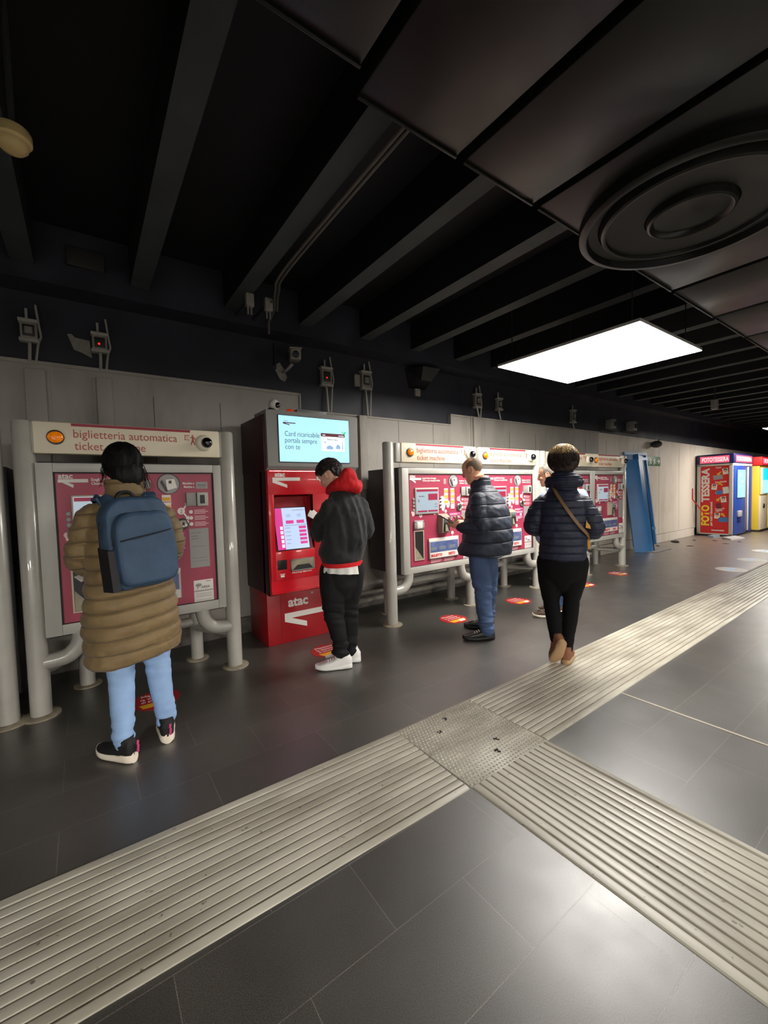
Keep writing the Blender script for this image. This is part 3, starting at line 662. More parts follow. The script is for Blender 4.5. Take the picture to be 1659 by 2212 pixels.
    P(b, 'person_symbol', M_signtext, sg, 0)
    a = P(MB().lathe([(.047,0),(.047,.012),(.044,.014)], 28, X=M.Translation((.115,.002,1.815)) @ Rx), 'amber_light_base', M_boxdk)
    P(MB().ell((.115,-.008,1.815),(.043,.024,.037),14), 'amber_lens', M_amber, a)
    c = P(MB().lathe([(.064,0),(.062,.012),(.052,.028),(.04,.034),(0,.034)], 32, X=M.Translation((1.02,.004,1.818)) @ Rx), 'dome_camera_base', M_domec)
    Rt = M.Rotation(-.35,3,'Z')
    P(MB().ell((1.034,-.036,1.818),(.041,.041,.041),16), 'camera_ball', M_ball, c)
    for q_, z_ in ((.975,1.84),(.985,1.785),(1.06,1.785)): P(MB().lathe([(.005,0),(.005,.002),(0,.002)], 10, X=M.Translation((q_,-.017,z_)) @ Rx), 'screw', M_boxdk, c)
    return t
tm = ticket_machine((-.25,3.45,0), 'nearest ticket machine, used by the person in the olive coat')
copy_thing(tm, (2.71,3.45,0), 'ticket machine used by the balding man with the phone')
copy_thing(tm, (3.895,3.45,0), 'ticket machine just right of the balding man, under the second sign of the double stand')
copy_thing(tm, (5.385,3.45,0), 'ticket machine mostly hidden behind the walking woman')
copy_thing(tm, (6.515,3.45,0), 'farthest ticket machine, next to the leaning blue panel')

# ================================================================== RED KIOSK
k = thing('ticket_kiosk', 'tall red ticket kiosk with a bright info screen on top', 'ticket machine', (1.31,3.58,0))
P = lambda mb, name, m, par=None, sm=40: mb.build(name, m, par or k, sm)
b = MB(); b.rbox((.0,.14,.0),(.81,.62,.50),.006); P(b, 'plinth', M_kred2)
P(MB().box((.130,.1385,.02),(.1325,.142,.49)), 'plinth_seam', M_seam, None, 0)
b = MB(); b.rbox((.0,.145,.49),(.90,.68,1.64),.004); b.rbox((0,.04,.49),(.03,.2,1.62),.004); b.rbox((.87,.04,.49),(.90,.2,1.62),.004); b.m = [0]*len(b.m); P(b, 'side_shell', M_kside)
# front door with a recess
b = MB(); b.rbox((0,0,1.40),(.90,.06,1.625),.008); b.rbox((0,0,.62),(.055,.06,1.41),.008); b.rbox((.43,0,.62),(.90,.06,1.41),.008); b.rbox((.05,0,.62),(.44,.06,.895),.008)
b.loft([[(0,.0,.535),(.90,0,.535),(.90,.06,.535),(0,.06,.535)],[(0,0,.63),(.90,0,.63),(.90,.06,.63),(0,.06,.63)]])
b.loft([[(.0,.012,.50),(.90,.012,.50),(.90,.10,.50),(0,.10,.50)],[(0,-.012,.515),(.90,-.012,.515),(.90,.06,.515),(0,.06,.515)],[(0,-.012,.535),(.90,-.012,.535),(.90,.06,.535),(0,.06,.535)]])
dr = P(b, 'front_door', M_kred)
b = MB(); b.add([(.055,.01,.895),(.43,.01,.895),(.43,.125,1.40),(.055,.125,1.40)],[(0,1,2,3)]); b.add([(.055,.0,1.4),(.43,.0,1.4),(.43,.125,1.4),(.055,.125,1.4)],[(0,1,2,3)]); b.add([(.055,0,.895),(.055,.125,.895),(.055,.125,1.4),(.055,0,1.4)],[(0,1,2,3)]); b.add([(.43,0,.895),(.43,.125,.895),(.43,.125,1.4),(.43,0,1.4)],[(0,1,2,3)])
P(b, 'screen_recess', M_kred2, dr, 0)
def onslope(a, z, off=0): return (a, .01+(z-.895)/.505*.115-off, z)
def slab(a0, z0, a1, z1, off, name, m, par):
    b = MB(); q = [onslope(a0,z0,off),onslope(a1,z0,off),onslope(a1,z1,off),onslope(a0,z1,off)]
    q2 = [(x,y+.004,z) for x,y,z in q]; b.loft([q,q2]); return P(b, name, m, par, 0)
ts = slab(.070,.895,.395,1.288,.006,'touch_screen_bezel',M_black,dr)
slab(.078,.905,.385,1.28,.008,'touch_screen',M_kscr2,ts); slab(.078,.905,.150,1.28,.010,'screen_side_menu',M_kpink,ts)
for z in (.925,.965,1.005,1.045,1.085): slab(.118,z,.142,z+.028,.012,'menu_button',M_kcard,ts)
for z in (.945,.98,1.015,1.05,1.085): slab(.30,z,.37,z+.024,.0105,'screen_button',M_kpink,ts)
for a in (.18,.285): slab(a,1.135,a+.075,1.165,.0105,'screen_button',M_kpink,ts)
b = MB()
for z, a, w_ in ((1.2,.19,.04),(1.215,.19,.04),(1.2,.295,.04),(1.215,.295,.04),(1.255,.25,.12),(1.118,.165,.21),(.955,.165,.04),(.99,.165,.05),(1.025,.165,.05),(1.06,.165,.05),(1.095,.165,.05)):
    q = [onslope(a,z,.0105),onslope(a+w_,z,.0105),onslope(a+w_,z+.003,.0105),onslope(a,z+.003,.0105)]; b.loft([q,[(x,y+.003,zz) for x,y,zz in q]])
P(b, 'screen_line', M_scrbar, ts, 0)
def arrow_logo(x, z, w_, h, par, m, y, name='arrow_mark'):       # thick bar with a slanting stroke under its left end
    Xf = M.Translation((x,y,z)) @ FACE_Y.to_4x4(); b = MB()
    b.poly([(0,-h),(w_,-h),(w_,0),(0,0)], .002, X=Xf); b.poly([(0,-h),(w_*.16,-h),(w_*.52,-h*2.15),(w_*.52,-h*3.1),(0,-h*1.5)], .002, X=Xf)
    return P(b, name, m, par, 0)
text('atac', .058, M_white, dr, (.068,-.001,1.566), bold=.0022); arrow_logo(.045,1.558,.262,.030,dr,M_white,-.001)
text('Biglietteria', .05, M_white, dr, (.475,-.001,1.535), bold=.002, sx=.8)
P(MB().rbox((.063,-.006,.728),(.150,.01,.815),.004), 'ticket_reader', M_black, dr)
b = MB(); b.box((.185,-.004,.80),(.425,.01,.812)); b.box((.185,-.004,.70),(.425,.01,.712)); b.box((.185,-.004,.70),(.195,.01,.81)); b.box((.415,-.004,.70),(.425,.01,.81))
tr = P(b, 'tray_frame', M_steel, dr, 0); P(MB().box((.19,-.002,.705),(.42,.003,.805)), 'tray_back', M_slotin, tr, 0); P(MB().poly([(.2,.71),(.41,.71),(.37,.755),(.25,.755)], .003, X=M.Translation((0,-.001,0)) @ FACE_Y.to_4x4()), 'tray_slope', M_hole, tr, 0)
text('Tickets & Change  Biglietti e Resto', .0165, M_white, dr, (.195,-.001,.682), sx=.85, bold=.0004)
b = MB(); b.box((.082,-.002,.684),(.128,.001,.689)); b.box((.088,-.002,.66),(.122,.001,.678)); b.box((.49,-.002,.86),(.54,.001,.866)); b.box((.49,-.002,.84),(.53,.001,.853)); b.box((.78,-.002,.70),(.83,.001,.706)); P(b, 'small_print', M_white, dr, 0)
P(MB().lathe([(.009,0),(.008,.004),(0,.004)], 14, X=M.Translation((.21,0,1.455)) @ M.Rotation(PI/2,4,'X')), 'lock', M_kred2, dr)
text('atac', .125, M_white, k, (.205,.139,.342), bold=.004, sx=1.0); arrow_logo(.165,.283,.43,.052,k,M_white,.139)
P(MB().lathe([(.011,0),(.010,.006),(0,.006)], 16, X=M.Translation((.452,.14,.44)) @ M.Rotation(PI/2,4,'X')), 'lock', M_steel)
# screen head
b = MB(); b.loft([[(-.0,.02,1.618),(.90,.02,1.618),(.90,.30,1.618),(0,.30,1.618)],[(.012,-.002,1.66),(.945,-.002,1.66),(.945,.30,1.66),(.012,.30,1.66)],[(.01,-.0,2.155),(.95,-.0,2.155),(.95,.30,2.155),(.01,.30,2.155)]])
hd = P(b, 'screen_hood', M_kgrey, None, 0)
P(MB().rbox((.02,-.0,1.612),(.88,.018,1.6185),.002), 'light_strip', M_strip2, hd, 0)
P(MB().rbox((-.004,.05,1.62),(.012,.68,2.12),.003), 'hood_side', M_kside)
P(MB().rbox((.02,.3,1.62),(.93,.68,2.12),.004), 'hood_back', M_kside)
P(MB().rbox((.112,-.006,1.692),(.848,.004,2.118),.003), 'screen_bezel', M_black, hd)
P(MB().box((.12,-.008,1.70),(.84,-.005,2.112)), 'info_screen', M_kscr, hd, 0)
text('Card ricaricabile', .066, M_kdk, hd, (.172,-.0082,1.93), sx=.79, bold=-.0006); text('portala sempre', .066, M_kdk, hd, (.172,-.0082,1.872), sx=.79, bold=-.0006); text('con te', .066, M_kdk, hd, (.172,-.0082,1.814), sx=.87, bold=-.0006)
text('atac', .026, M_kpale, hd, (.168,-.0082,2.058)); arrow_logo(.16,2.052,.12,.008,hd,M_kmar,-.0082)
cd_ = P(MB().rbox((.535,-.010,1.808),(.79,-.0075,1.972),.003), 'card_picture', M_kcard, hd); P(MB().box((.533,-.0115,1.945),(.792,-.0095,1.976)), 'card_band', M_kmar, cd_, 0)
text('atac', .018, M_kcard, cd_, (.55,-.012,1.954)); text('metrebus', .016, M_kcard, cd_, (.72,-.012,1.954)); text('Roma in tasca', .026, M_kdk, cd_, (.60,-.0105,1.912), sx=.8)
b = MB(); Xk = M.Translation((0,-.0102,0)) @ FACE_Y.to_4x4()
b.poly([(.59,1.825),(.66,1.825),(.66,1.85),(.625,1.865),(.59,1.85)], .0008, X=Xk); b.poly([(.69,1.83),(.74,1.83),(.74,1.855),(.715,1.88),(.69,1.855)], .0008, X=Xk); b.poly([(.758,1.83),(.772,1.83),(.768,1.9),(.762,1.9)], .0008, X=Xk); b.poly([(.565,1.885),(.585,1.885),(.575,1.905)], .0008, X=Xk)
P(b, 'card_drawing', M_kpale, cd_, 0)
P(MB().poly([(.805,1.972),(.82,1.985),(.84,1.992),(.832,1.975),(.815,1.962),(.802,1.97),(.79,1.99),(.8,1.99)], .0008, X=M.Translation((-.03,-.0085,.012)) @ FACE_Y.to_4x4()), 'leaf_picture', M_kgreen, hd, 0)
c = P(MB().lathe([(.04,0),(.04,.02),(.03,.03)], 24, X=M.Translation((.10,.08,2.155))), 'dome_camera_base', M_black); P(MB().ell((.115,.07,2.212),(.050,.05,.05),16), 'dome_camera', M_white, c)
P(MB().ell((.132,.03,2.205),(.026,.022,.026),12), 'camera_lens', M_ball, c)
P(MB().ell((.268,.08,2.155),(.045,.045,.036),14), 'beacon', M_beacon)
P(MB().rbox((.35,.10,2.15),(.66,.30,2.205),.005), 'top_box', M_kgrey)

# ================================================================== FAR END
t = thing('blue_panel', 'tall blue steel panel leaning on the wall beyond the machines', 'panel', (9.35,4.0,0))
# deep channel leaning back against the wall: foot on the floor, head on the wall
def lean(x, y, z): return (x+.0*z, y+z*.13, z)
def prism(mb, prof, z0, z1, dx0=0, dx1=0):
    mb.loft([[(a+dx0,)+lean(0,b,z0)[1:] for a,b in prof],[(a+dx1,)+lean(0,b,z1)[1:] for a,b in prof]])
b = MB(); prism(b, [(-.07,.02),(.02,-.10),(.14,-.19),(.30,-.20),(.32,-.17),(.16,-.14),(.05,-.06),(-.03,.04)], .0, 1.95, 0, .06)
b.build('front_leaf', M_bluem, t, 20)
b = MB(); prism(b, [(.0,.03),(.32,-.05),(.80,-.04),(.80,-.0),(.34,.0),(.02,.07)], .10, 2.08, -.02, .10)
b.build('back_leaf', M_bluel, t, 20)
b = MB(); prism(b, [(.76,-.08),(.80,-.08),(.80,.0),(.76,0)], .10, 2.08, -.02, .10); prism(b, [(.34,-.1),(.38,-.1),(.38,.0),(.34,0)], .10, 2.08, -.02, .10)
for z in (.42,1.95): prism(b, [(.34,-.09),(.80,-.09),(.80,0),(.34,0)], z, z+.06, -.02+.06*z, -.02+.06*z)
b.build('rib', M_bluel, t, 20)
b = MB(); prism(b, [(.325,-.2),(.345,-.2),(.345,-.06),(.325,-.06)], .02, 1.93, 0, .06); b.build('edge_seal', M_black, t, 0)
b = MB(); prism(b, [(-.04,.0),(.82,-.09),(.82,0),(0,.05)], 2.06, 2.12, .08, .08); b.build('top_rail', M_bluel, t, 20)
o = MB().rbox((9.45,3.70,0),(10.25,3.98,.02),.005).build('floor_plate', M_plate); tag(o, 'flat grey plate lying on the floor at the foot of the blue panel', 'plate')
t = thing('exit_sign', 'green emergency exit sign with running figures and an arrow', 'sign', (10.32,YW,1.845))
MB().rbox((-.25,-.012,0),(.93,0,.215),.004).build('board', M_green, t)
b = MB()
for a in (.12,.33,.54):
    Xp = M.Translation((a,-.0125,.02)) @ FACE_Y.to_4x4()
    b.poly([(0,0),(.03,0),(.06,.06),(.1,.02),(.13,.03),(.09,.09),(.08,.11),(.12,.10),(.12,.12),(.07,.14),(.02,.13),(-.01,.09),(.01,.08),(.03,.11),(.045,.1),(.03,.06)], .002, X=Xp); b.ell((a+.08,-.0135,.18),(.018,.002,.018),8)
b.poly([(.80,.06),(.84,.06),(.90,.11),(.84,.16),(.80,.16),(.84,.12),(.74,.12),(.74,.1),(.84,.1)], .002, X=M.Translation((0,-.0125,0)) @ FACE_Y.to_4x4())
b.poly([(-.1,.06),(-.07,.06),(-.02,.11),(-.07,.16),(-.1,.16),(-.06,.11)], .002, X=M.Translation((0,-.0125,0)) @ FACE_Y.to_4x4())
b.build('running_figures', M_white, t, 0)
# photo booth
t = thing('photo_booth', 'red and blue photo booth with lit signs at the far right', 'photo booth', (13.5,3.5,0))
B = lambda mb, name, m, par=None, sm=40: mb.build(name, m, par or t, sm)
B(MB().rbox((.02,.02,.03),(1.60,.76,1.87),.01), 'booth_body', M_bnavy)
B(MB().rbox((-.01,-.01,0),(1.60,.77,.05),.005), 'base', M_black)
b = MB(); b.rbox((-.012,-.005,.04),(.02,.075,1.89),.008); b.rbox((-.012,.69,.04),(.02,.77,1.89),.008); b.rbox((-.012,.0,.04),(.02,.77,.075),.006); b.rbox((-.012,0,1.85),(.02,.77,1.90),.006); b.rbox((0,-.012,1.84),(1.6,.02,1.90),.006)
B(b, 'frame', M_bcream)
ps = B(MB().box((.002,.07,.07),(.015,.695,1.855)), 'poster', M_bred, None, 0)
Xb = -.0005+.002
def onx(y, z): return (Xb,y,z)
text('FOTO', .235, M_byelt, ps, (Xb,.50,.27), FACE_X, rot=PI/2, bold=.010, sx=.86); text('TESSERA', .235, M_white, ps, (Xb,.50,.905), FACE_X, rot=PI/2, bold=.010, sx=.99)
text('per tutti i documenti', .075, M_white, ps, (Xb,.425,.27), FACE_X, rot=PI/2, bold=.002, sx=1.0)
for s_, z, y in (('Tessere',1.78,.36),("Carta d'identit\u00e0",1.40,.37),('Passaporto',1.12,.36),('Permesso di',.70,.36),('soggiorno',.655,.36)): text(s_, .062, M_white, ps, (Xb,y,z), FACE_X, rot=.08, bold=.0015, sx=.62)
text('fotoautomatica', .055, M_white, ps, (Xb,.44,.14), FACE_X, bold=.003, sx=.8)
def card(y, z, w_, h, m, rot, name): return B(MB().poly([(-w_/2,-h/2),(w_/2,-h/2),(w_/2,h/2),(-w_/2,h/2)], .004, X=M.Translation((Xb,y,z)) @ (FACE_X @ M.Rotation(rot,3,'Z')).to_4x4()), name, m, ps, 0)
for i, (y, z, rt) in enumerate(((.155,1.70,.15),(.385,1.30,-.1),(.19,.97,.15),(.32,.54,-.08))):
    c = card(y,z,.115,.15,M_white,rt,'portrait_card')
    B(MB().ell((Xb-.004,y,z+.01),(.002,.034,.045),8), 'face_picture', M_skin2, c); B(MB().ell((Xb-.0035,y,z+.035),(.002,.042,.035),8), 'hair_picture', M_black, c)
card(.31,1.55,.20,.115,M_plate,.12,'document_picture'); card(.14,1.21,.125,.17,M_white,.15,'document_picture'); card(.28,1.15,.14,.10,M_bluel,.1,'document_picture'); card(.29,.82-.02,.115,.145,M_kmar,.08,'document_picture'); card(.19,.44,.20,.12,M_bluel,.1,'document_picture')
b = MB()
for y, z, rt in ((.28,1.655,.9),(.25,1.37,-.7),(.29,1.02-.04,.9),(.19,.56,-.8)): b.poly([(-.05,-.015),(.02,-.02),(.02,-.05),(.075,.0),(.02,.05),(.02,.02),(-.05,.015)], .003, X=M.Translation((Xb,y,z)) @ (FACE_X @ M.Rotation(PI+rt,3,'Z')).to_4x4())
B(b, 'curved_arrow', M_yell, ps, 0)
fr = B(MB().rbox((.03,-.015,.05),(1.02,.02,1.84),.008), 'front_panel', M_bblue)
sc = B(MB().rbox((.25,-.03,.99),(.91,.0,1.745),.01), 'screen_frame', M_bblue, fr); B(MB().box((.265,-.034,1.005),(.895,-.028,1.73)), 'booth_screen', M_kscr, fr, 0)
b = MB(); b.box((.40,-.037,1.56),(.55,-.033,1.64)); b.box((.52,-.037,1.38),(.74,-.033,1.46)); b.box((.36,-.037,1.30),(.58,-.033,1.325)); B(b, 'screen_picture', M_kpale, fr, 0)
B(MB().rbox((.30,-.05,.50),(.62,0,.66),.015), 'payment_box', M_plate, fr); B(MB().rbox((.33,-.04,.36),(.58,0,.47),.01), 'coin_return', M_bnavy, fr)
b = MB(); b.rbox((1.03,.0,.08),(1.10,.03,1.82),.006); b.rbox((1.27,-.005,.08),(1.33,.03,1.82),.006); B(b, 'door_jamb', M_bcream)
cu = MB(); rings = [[(1.06+.23*i/24,.05+.012*math.sin(i*1.9),z) for i in range(25)] for z in (.78,1.82)]; cu.loft(rings, closed=False, cap=False); B(cu, 'curtain', M_curtain)
B(MB().rbox((1.34,-.01,.05),(1.60,.02,1.84),.006), 'side_panel', M_bblue)
hdr = B(MB().rbox((-.02,-.025,1.90),(1.62,.78,2.155),.02), 'header', M_bnavy)
s1 = B(MB().rbox((-.026,.07,1.925),(-.01,.70,2.11),.006), 'lit_sign', M_blit, hdr); text('FOTOTESSERA', .155, M_blitw, s1, (-.027,.655,1.965), FACE_X, bold=.004, sx=.565)
s1 = B(MB().rbox((.12,-.032,1.925),(1.50,-.015,2.11),.006), 'lit_sign', M_blit, hdr); text('FOTOTESSERA', .155, M_blitw, s1, (.17,-.033,1.965), FACE_Y, bold=.004, sx=1.25)
# yellow booth beyond
t = thing('photo_booth', 'yellow photo booth with a cyan screen, half cut by the right edge', 'photo booth', (15.3,3.35,0))
B(MB().rbox((0,.03,.05),(3.2,.85,1.85),.01), 'booth_body', M_byel); B(MB().rbox((-.01,.0,0),(3.2,.85,.05),.005), 'base', M_black)
B(MB().rbox((.0,.0,.06),(.72,.05,1.02),.01), 'lower_panel', M_gasket); B(MB().rbox((.08,-.02,1.05),(.66,.03,1.80),.01), 'screen_frame', M_bcream)
B(MB().box((.11,-.024,1.08),(.63,-.018,1.77)), 'booth_screen', M_kscr); B(MB().box((.11,-.027,1.45),(.63,-.022,1.77)), 'screen_picture', mat('cyan picture',(30,180,210),.4,emit=(30,185,215),estr=.8), None, 0)
B(MB().rbox((.85,.01,.06),(1.5,.06,1.80),.01), 'door_panel', M_byel); b = MB()
for i in range(14): b.lathe([(.05,0),(.05,.006),(0,.006)], 12, X=M.Translation((1.62+.04*math.sin(i),.028,.18+i*.12)) @ M.Rotation(PI/2,4,'X'))
B(b, 'sticker_column', M_white); b = MB()
for z, h in ((.75,.2),(1.05,.18),(1.5,.2)): b.box((.95,.0,z),(1.4,.012,z+h))
B(b, 'poster', M_bred, None, 0)
B(MB().lathe([(.07,0),(.06,.02),(0,.02)], 16, X=M.Translation((.30,.0,.72)) @ M.Rotation(PI/2,4,'X')), 'button', M_black)
hdr = B(MB().rbox((-.03,-.03,1.86),(3.2,.85,2.10),.015), 'header', M_bred); s1 = B(MB().rbox((.05,-.038,1.90),(2.4,-.02,2.06),.006), 'lit_sign', M_blit, hdr); text('FOTOTESSERA', .14, M_blitw, s1, (.15,-.039,1.93), FACE_Y, bold=.004, sx=1.6)
# red and black bent rod by the booth
o = MB().tube([(13.28,4.297,1.27),(13.28,4.297,.98),(13.45,4.08,.58)], .014, 8).build('bent_rod', M_bred); tag(o, 'thin red rod leaning between wall and photo booth', 'rod')
# litter
b = MB(); 
for q in range(7): b.ell((random.uniform(-.12,.12),random.uniform(-.06,.06),.014),(.06*random.random()+.03,.03,.014+.008*random.random()),6,R=M.Rotation(random.uniform(0,3),3,'Z'))
o = b.build('litter_heap', M_grime); o.location = (11.55,4.09,0); tag(o, 'dark crumpled litter on the floor by the pale wall', 'litter')
b = MB(); b.loft([[(0,0,.0),(.7,-.1,.0),(.75,.1,.0),(.1,.2,.0)],[(0.02,.01,.03),(.69,-.08,.02),(.72,.1,.05),(.1,.2,.06)]]); o = b.build('crumpled_paper', M_plate, smooth=0); o.location = (12.72,3.32,0); tag(o, 'crumpled white paper lying against the photo booth', 'paper')
b = MB(); b.loft([[(0,0,.0),(.35,-.04,.0),(.36,.1,.0),(.02,.14,.0)],[(0.02,.01,.05),(.34,-.03,.06),(.34,.1,.06),(.03,.13,.05)]]); o = b.build('crumpled_paper', M_scrbar, smooth=0); o.location = (13.0,3.75,0); tag(o, 'dull blue-grey crumpled paper lying left of the white one', 'paper')
for i, (x, y) in enumerate(((12.2,3.9),(12.4,3.55),(11.0,3.6),(12.5,3.1),(10.6,4.1),(11.9,3.2))):
    b = MB(); b.ell((0,0,.004),(.08,.03,.006),6,R=M.Rotation(i,3,'Z')); b.ell((.04,.02,.004),(.04,.03,.005),6); o = b.build('litter_scrap', M_grime); o.location = (x,y,0); tag(o, 'small dark scrap of litter on the far floor', 'litter', 'scraps of litter by the pale wall')
# white round floor stickers
for x, y, l in ((8.43,2.19,'white round floor sticker, nearest of the row beside the far guide strip'),(9.70,2.23,'white round floor sticker, middle one of the row beside the far guide strip'),(11.1,2.35,'white round floor sticker, farthest of the row beside the guide strip')):
    t = thing('floor_sticker', l, 'sticker', (x,y,0), group='white round floor stickers'); B(MB().lathe([(.21,0),(.21,.002),(0,.002)], 36), 'disc', M_white); b = MB(); b.box((-.1,-.02,.0018),(.1,.02,.003)); b.box((-.07,.05,.0018),(.07,.07,.003)); B(b, 'print', M_kpale, None, 0)
# red floor stickers before each machine
def red_sticker(x, y, label):
    t = thing('floor_sticker', label, 'sticker', (x,y,0), 0, group='red floor stickers before the machines')
    B(MB().lathe([(.15,0),(.15,.002),(0,.002)], 40), 'disc', mat('red floor vinyl', (172, 34, 38), .45), t)
    text('Mantieni', .05, M_white, t, (0,.075,.0025), FLOOR, 'print', align='CENTER', ext=.0004); text('la distanza', .045, M_white, t, (0,.028,.0025), FLOOR, 'print', align='CENTER', ext=.0004); text('di sicurezza', .04, M_white, t, (0,-.015,.0025), FLOOR, 'print', align='CENTER', ext=.0004)
    b = MB(); b.poly([(-.09,-.10),(.09,-.10),(.11,-.04),(-.11,-.04)], .0028); B(b, 'picture', M_yell, t, 0)
    b = MB(); b.poly([(.0,-.11),(.07,-.11),(.1,-.06),(.02,-.05)], .0034); B(b, 'picture', M_white, t, 0)
    return t
rs = red_sticker(.335,3.26,'red round floor sticker behind the legs of the person in the olive coat')
for x, y, l in ((1.70,3.30,'red round floor sticker by the white sneakers, before the red kiosk'),(3.20,3.23,'red round floor sticker left of the balding man'),(4.33,3.23,'red round floor sticker between the balding man and the walking woman'),(5.75,3.17,'red round floor sticker just right of the walking woman'),(6.86,3.22,'red round floor sticker before the farthest ticket machine')):
    copy_thing(rs, (x,y,0), l)

# ================================================================== PEOPLE
def sm(t): t = max(0.0, min(1.0, t)); return t*t*(3-2*t)
class Person:
    """Joints are given as (s, d, z): s to the right and d away along the sight line through the feet; turned here into the body's own frame."""
    def __init__(s, label, base, view, face):
        s.root = thing('person', label, 'person', (base[0], base[1], 0), -math.radians(face))
        p = math.radians(view-face); s.c, s.sn = math.cos(p), math.sin(p)
        s.base = base; s.fa = math.radians(face)
    def J(s, q): return V((q[0]*s.c+q[1]*s.sn, -q[0]*s.sn+q[1]*s.c, q[2]))
    def W(s, x, y, z=0):
        dx, dy = x-s.base[0], y-s.base[1]; a = s.fa
        return V((dx*math.cos(a)-dy*math.sin(a), dx*math.sin(a)+dy*math.cos(a), z))
def rings_loft(mb, keys, step=.012, n=40, puff=None, ex=2.3, mi=0):
    """keys (z, cx, cy, rx, ry); smooth interpolation, optional puff(z, x) radial offset"""
    keys = sorted(keys); rings = []
    nz = max(2, int((keys[-1][0]-keys[0][0])/step)); 
    for i in range(nz+1):
        z = keys[0][0]+(keys[-1][0]-keys[0][0])*i/nz
        k = 0
        while k < len(keys)-2 and z > keys[k+1][0]: k += 1
        a, b = keys[k], keys[k+1]; t = (z-a[0])/(b[0]-a[0]); t = .5*t+.5*sm(t)
        cx, cy, rx, ry = [a[j]+(b[j]-a[j])*t for j in (1,2,3,4)]
        ring = []
        for q in range(n):
            an = 2*PI*q/n; ca, sa = math.cos(an), math.sin(an)
            ux = math.copysign(abs(ca)**(2/ex), ca); uy = math.copysign(abs(sa)**(2/ex), sa)
            o = puff(z, cx+ux*rx, uy) if puff else 0
            ring.append((cx+ux*(rx+o), cy+uy*(ry+o), z))
        rings.append(ring)
    mb.loft(rings, mi)
def limb(mb, pts, rad, step=.012, puff=0, period=.06, n=20, ph=0.0):
    P, Rr = resample([V(p) for p in pts], list(rad), step)
    if puff:
        d = 0
        for i in range(len(P)):
            if i: d += (P[i]-P[i-1]).length
            Rr[i] += puff*(abs(math.sin(PI*(d/period+ph)))**.55-.75)
    mb.tube(P, Rr, n)
    mb.ell(P[0], (Rr[0]*.98,)*3, 8); mb.ell(P[-1], (Rr[-1]*.9,)*3, 8)
HEAD = [(-.112,.018,.082,.045),(-.105,.034,.092,.02),(-.088,.048,.094,-.012),(-.065,.057,.092,-.04),(-.035,.065,.090,-.070),(0,.070,.089,-.086),(.03,.074,.091,-.095),(.055,.0745,.089,-.096),(.08,.068,.078,-.087),(.10,.052,.055,-.066),(.112,.030,.026,-.036),(.117,.010,.008,-.012)]
def head_parts(mb, X, k=1.0):
    rings = []
    for z, wd, yf, yb in HEAD:
        cy, ry = (yf+yb)/2, (yf-yb)/2; ring = []
        for q in range(32):
            a = 2*PI*q/32; ca, sa = math.cos(a), math.sin(a)
            f = 1-.10*max(0, sa)**2 if z > -.07 else 1-.15*max(0, sa)**2
            ring.append(tuple(X @ V((k*wd*ca*f, k*(cy+ry*sa), k*z))))
        rings.append(ring)
    mb.loft(rings)
    E = lambda c, r, R=None: mb.ell((0,0,0), [k*q for q in r], 9, X=X @ M.Translation(V(c)*k) @ (R.to_4x4() if R else M.Identity(4)))
    mb.tube([X @ (V(p)*k) for p in ((0,.084,.036),(0,.094,.012),(0,.106,-.010),(0,.104,-.022),(0,.088,-.030))], [k*q for q in (.008,.010,.0125,.013,.008)], 10)
    for s in (-1,1):
        E((s*.011,.092,-.021),(.009,.010,.007))                                   # nostrils
        E((s*.030,.080,.034),(.022,.010,.006))                                    # brow
        E((s*.030,.079,.012),(.013,.010,.008))                                    # lids
        E((s*.040,.066,-.020),(.018,.018,.014))                                   # cheek
        ring = [X @ (V((s*(.072+.012*math.sin(.6)), -.006+.019*math.cos(a)*1.0-.004*math.sin(a), -.002+.032*math.sin(a)))*k) for a in [2*PI*i/12 for i in range(13)]]
        mb.tube(ring, .0042*k, 8); E((s*.073,-.004,-.002),(.006,.015,.026))        # ears
    E((0,.090,-.052),(.021,.008,.005)); E((0,.089,-.062),(.018,.008,.0055)); E((0,.084,-.098),(.017,.012,.012))
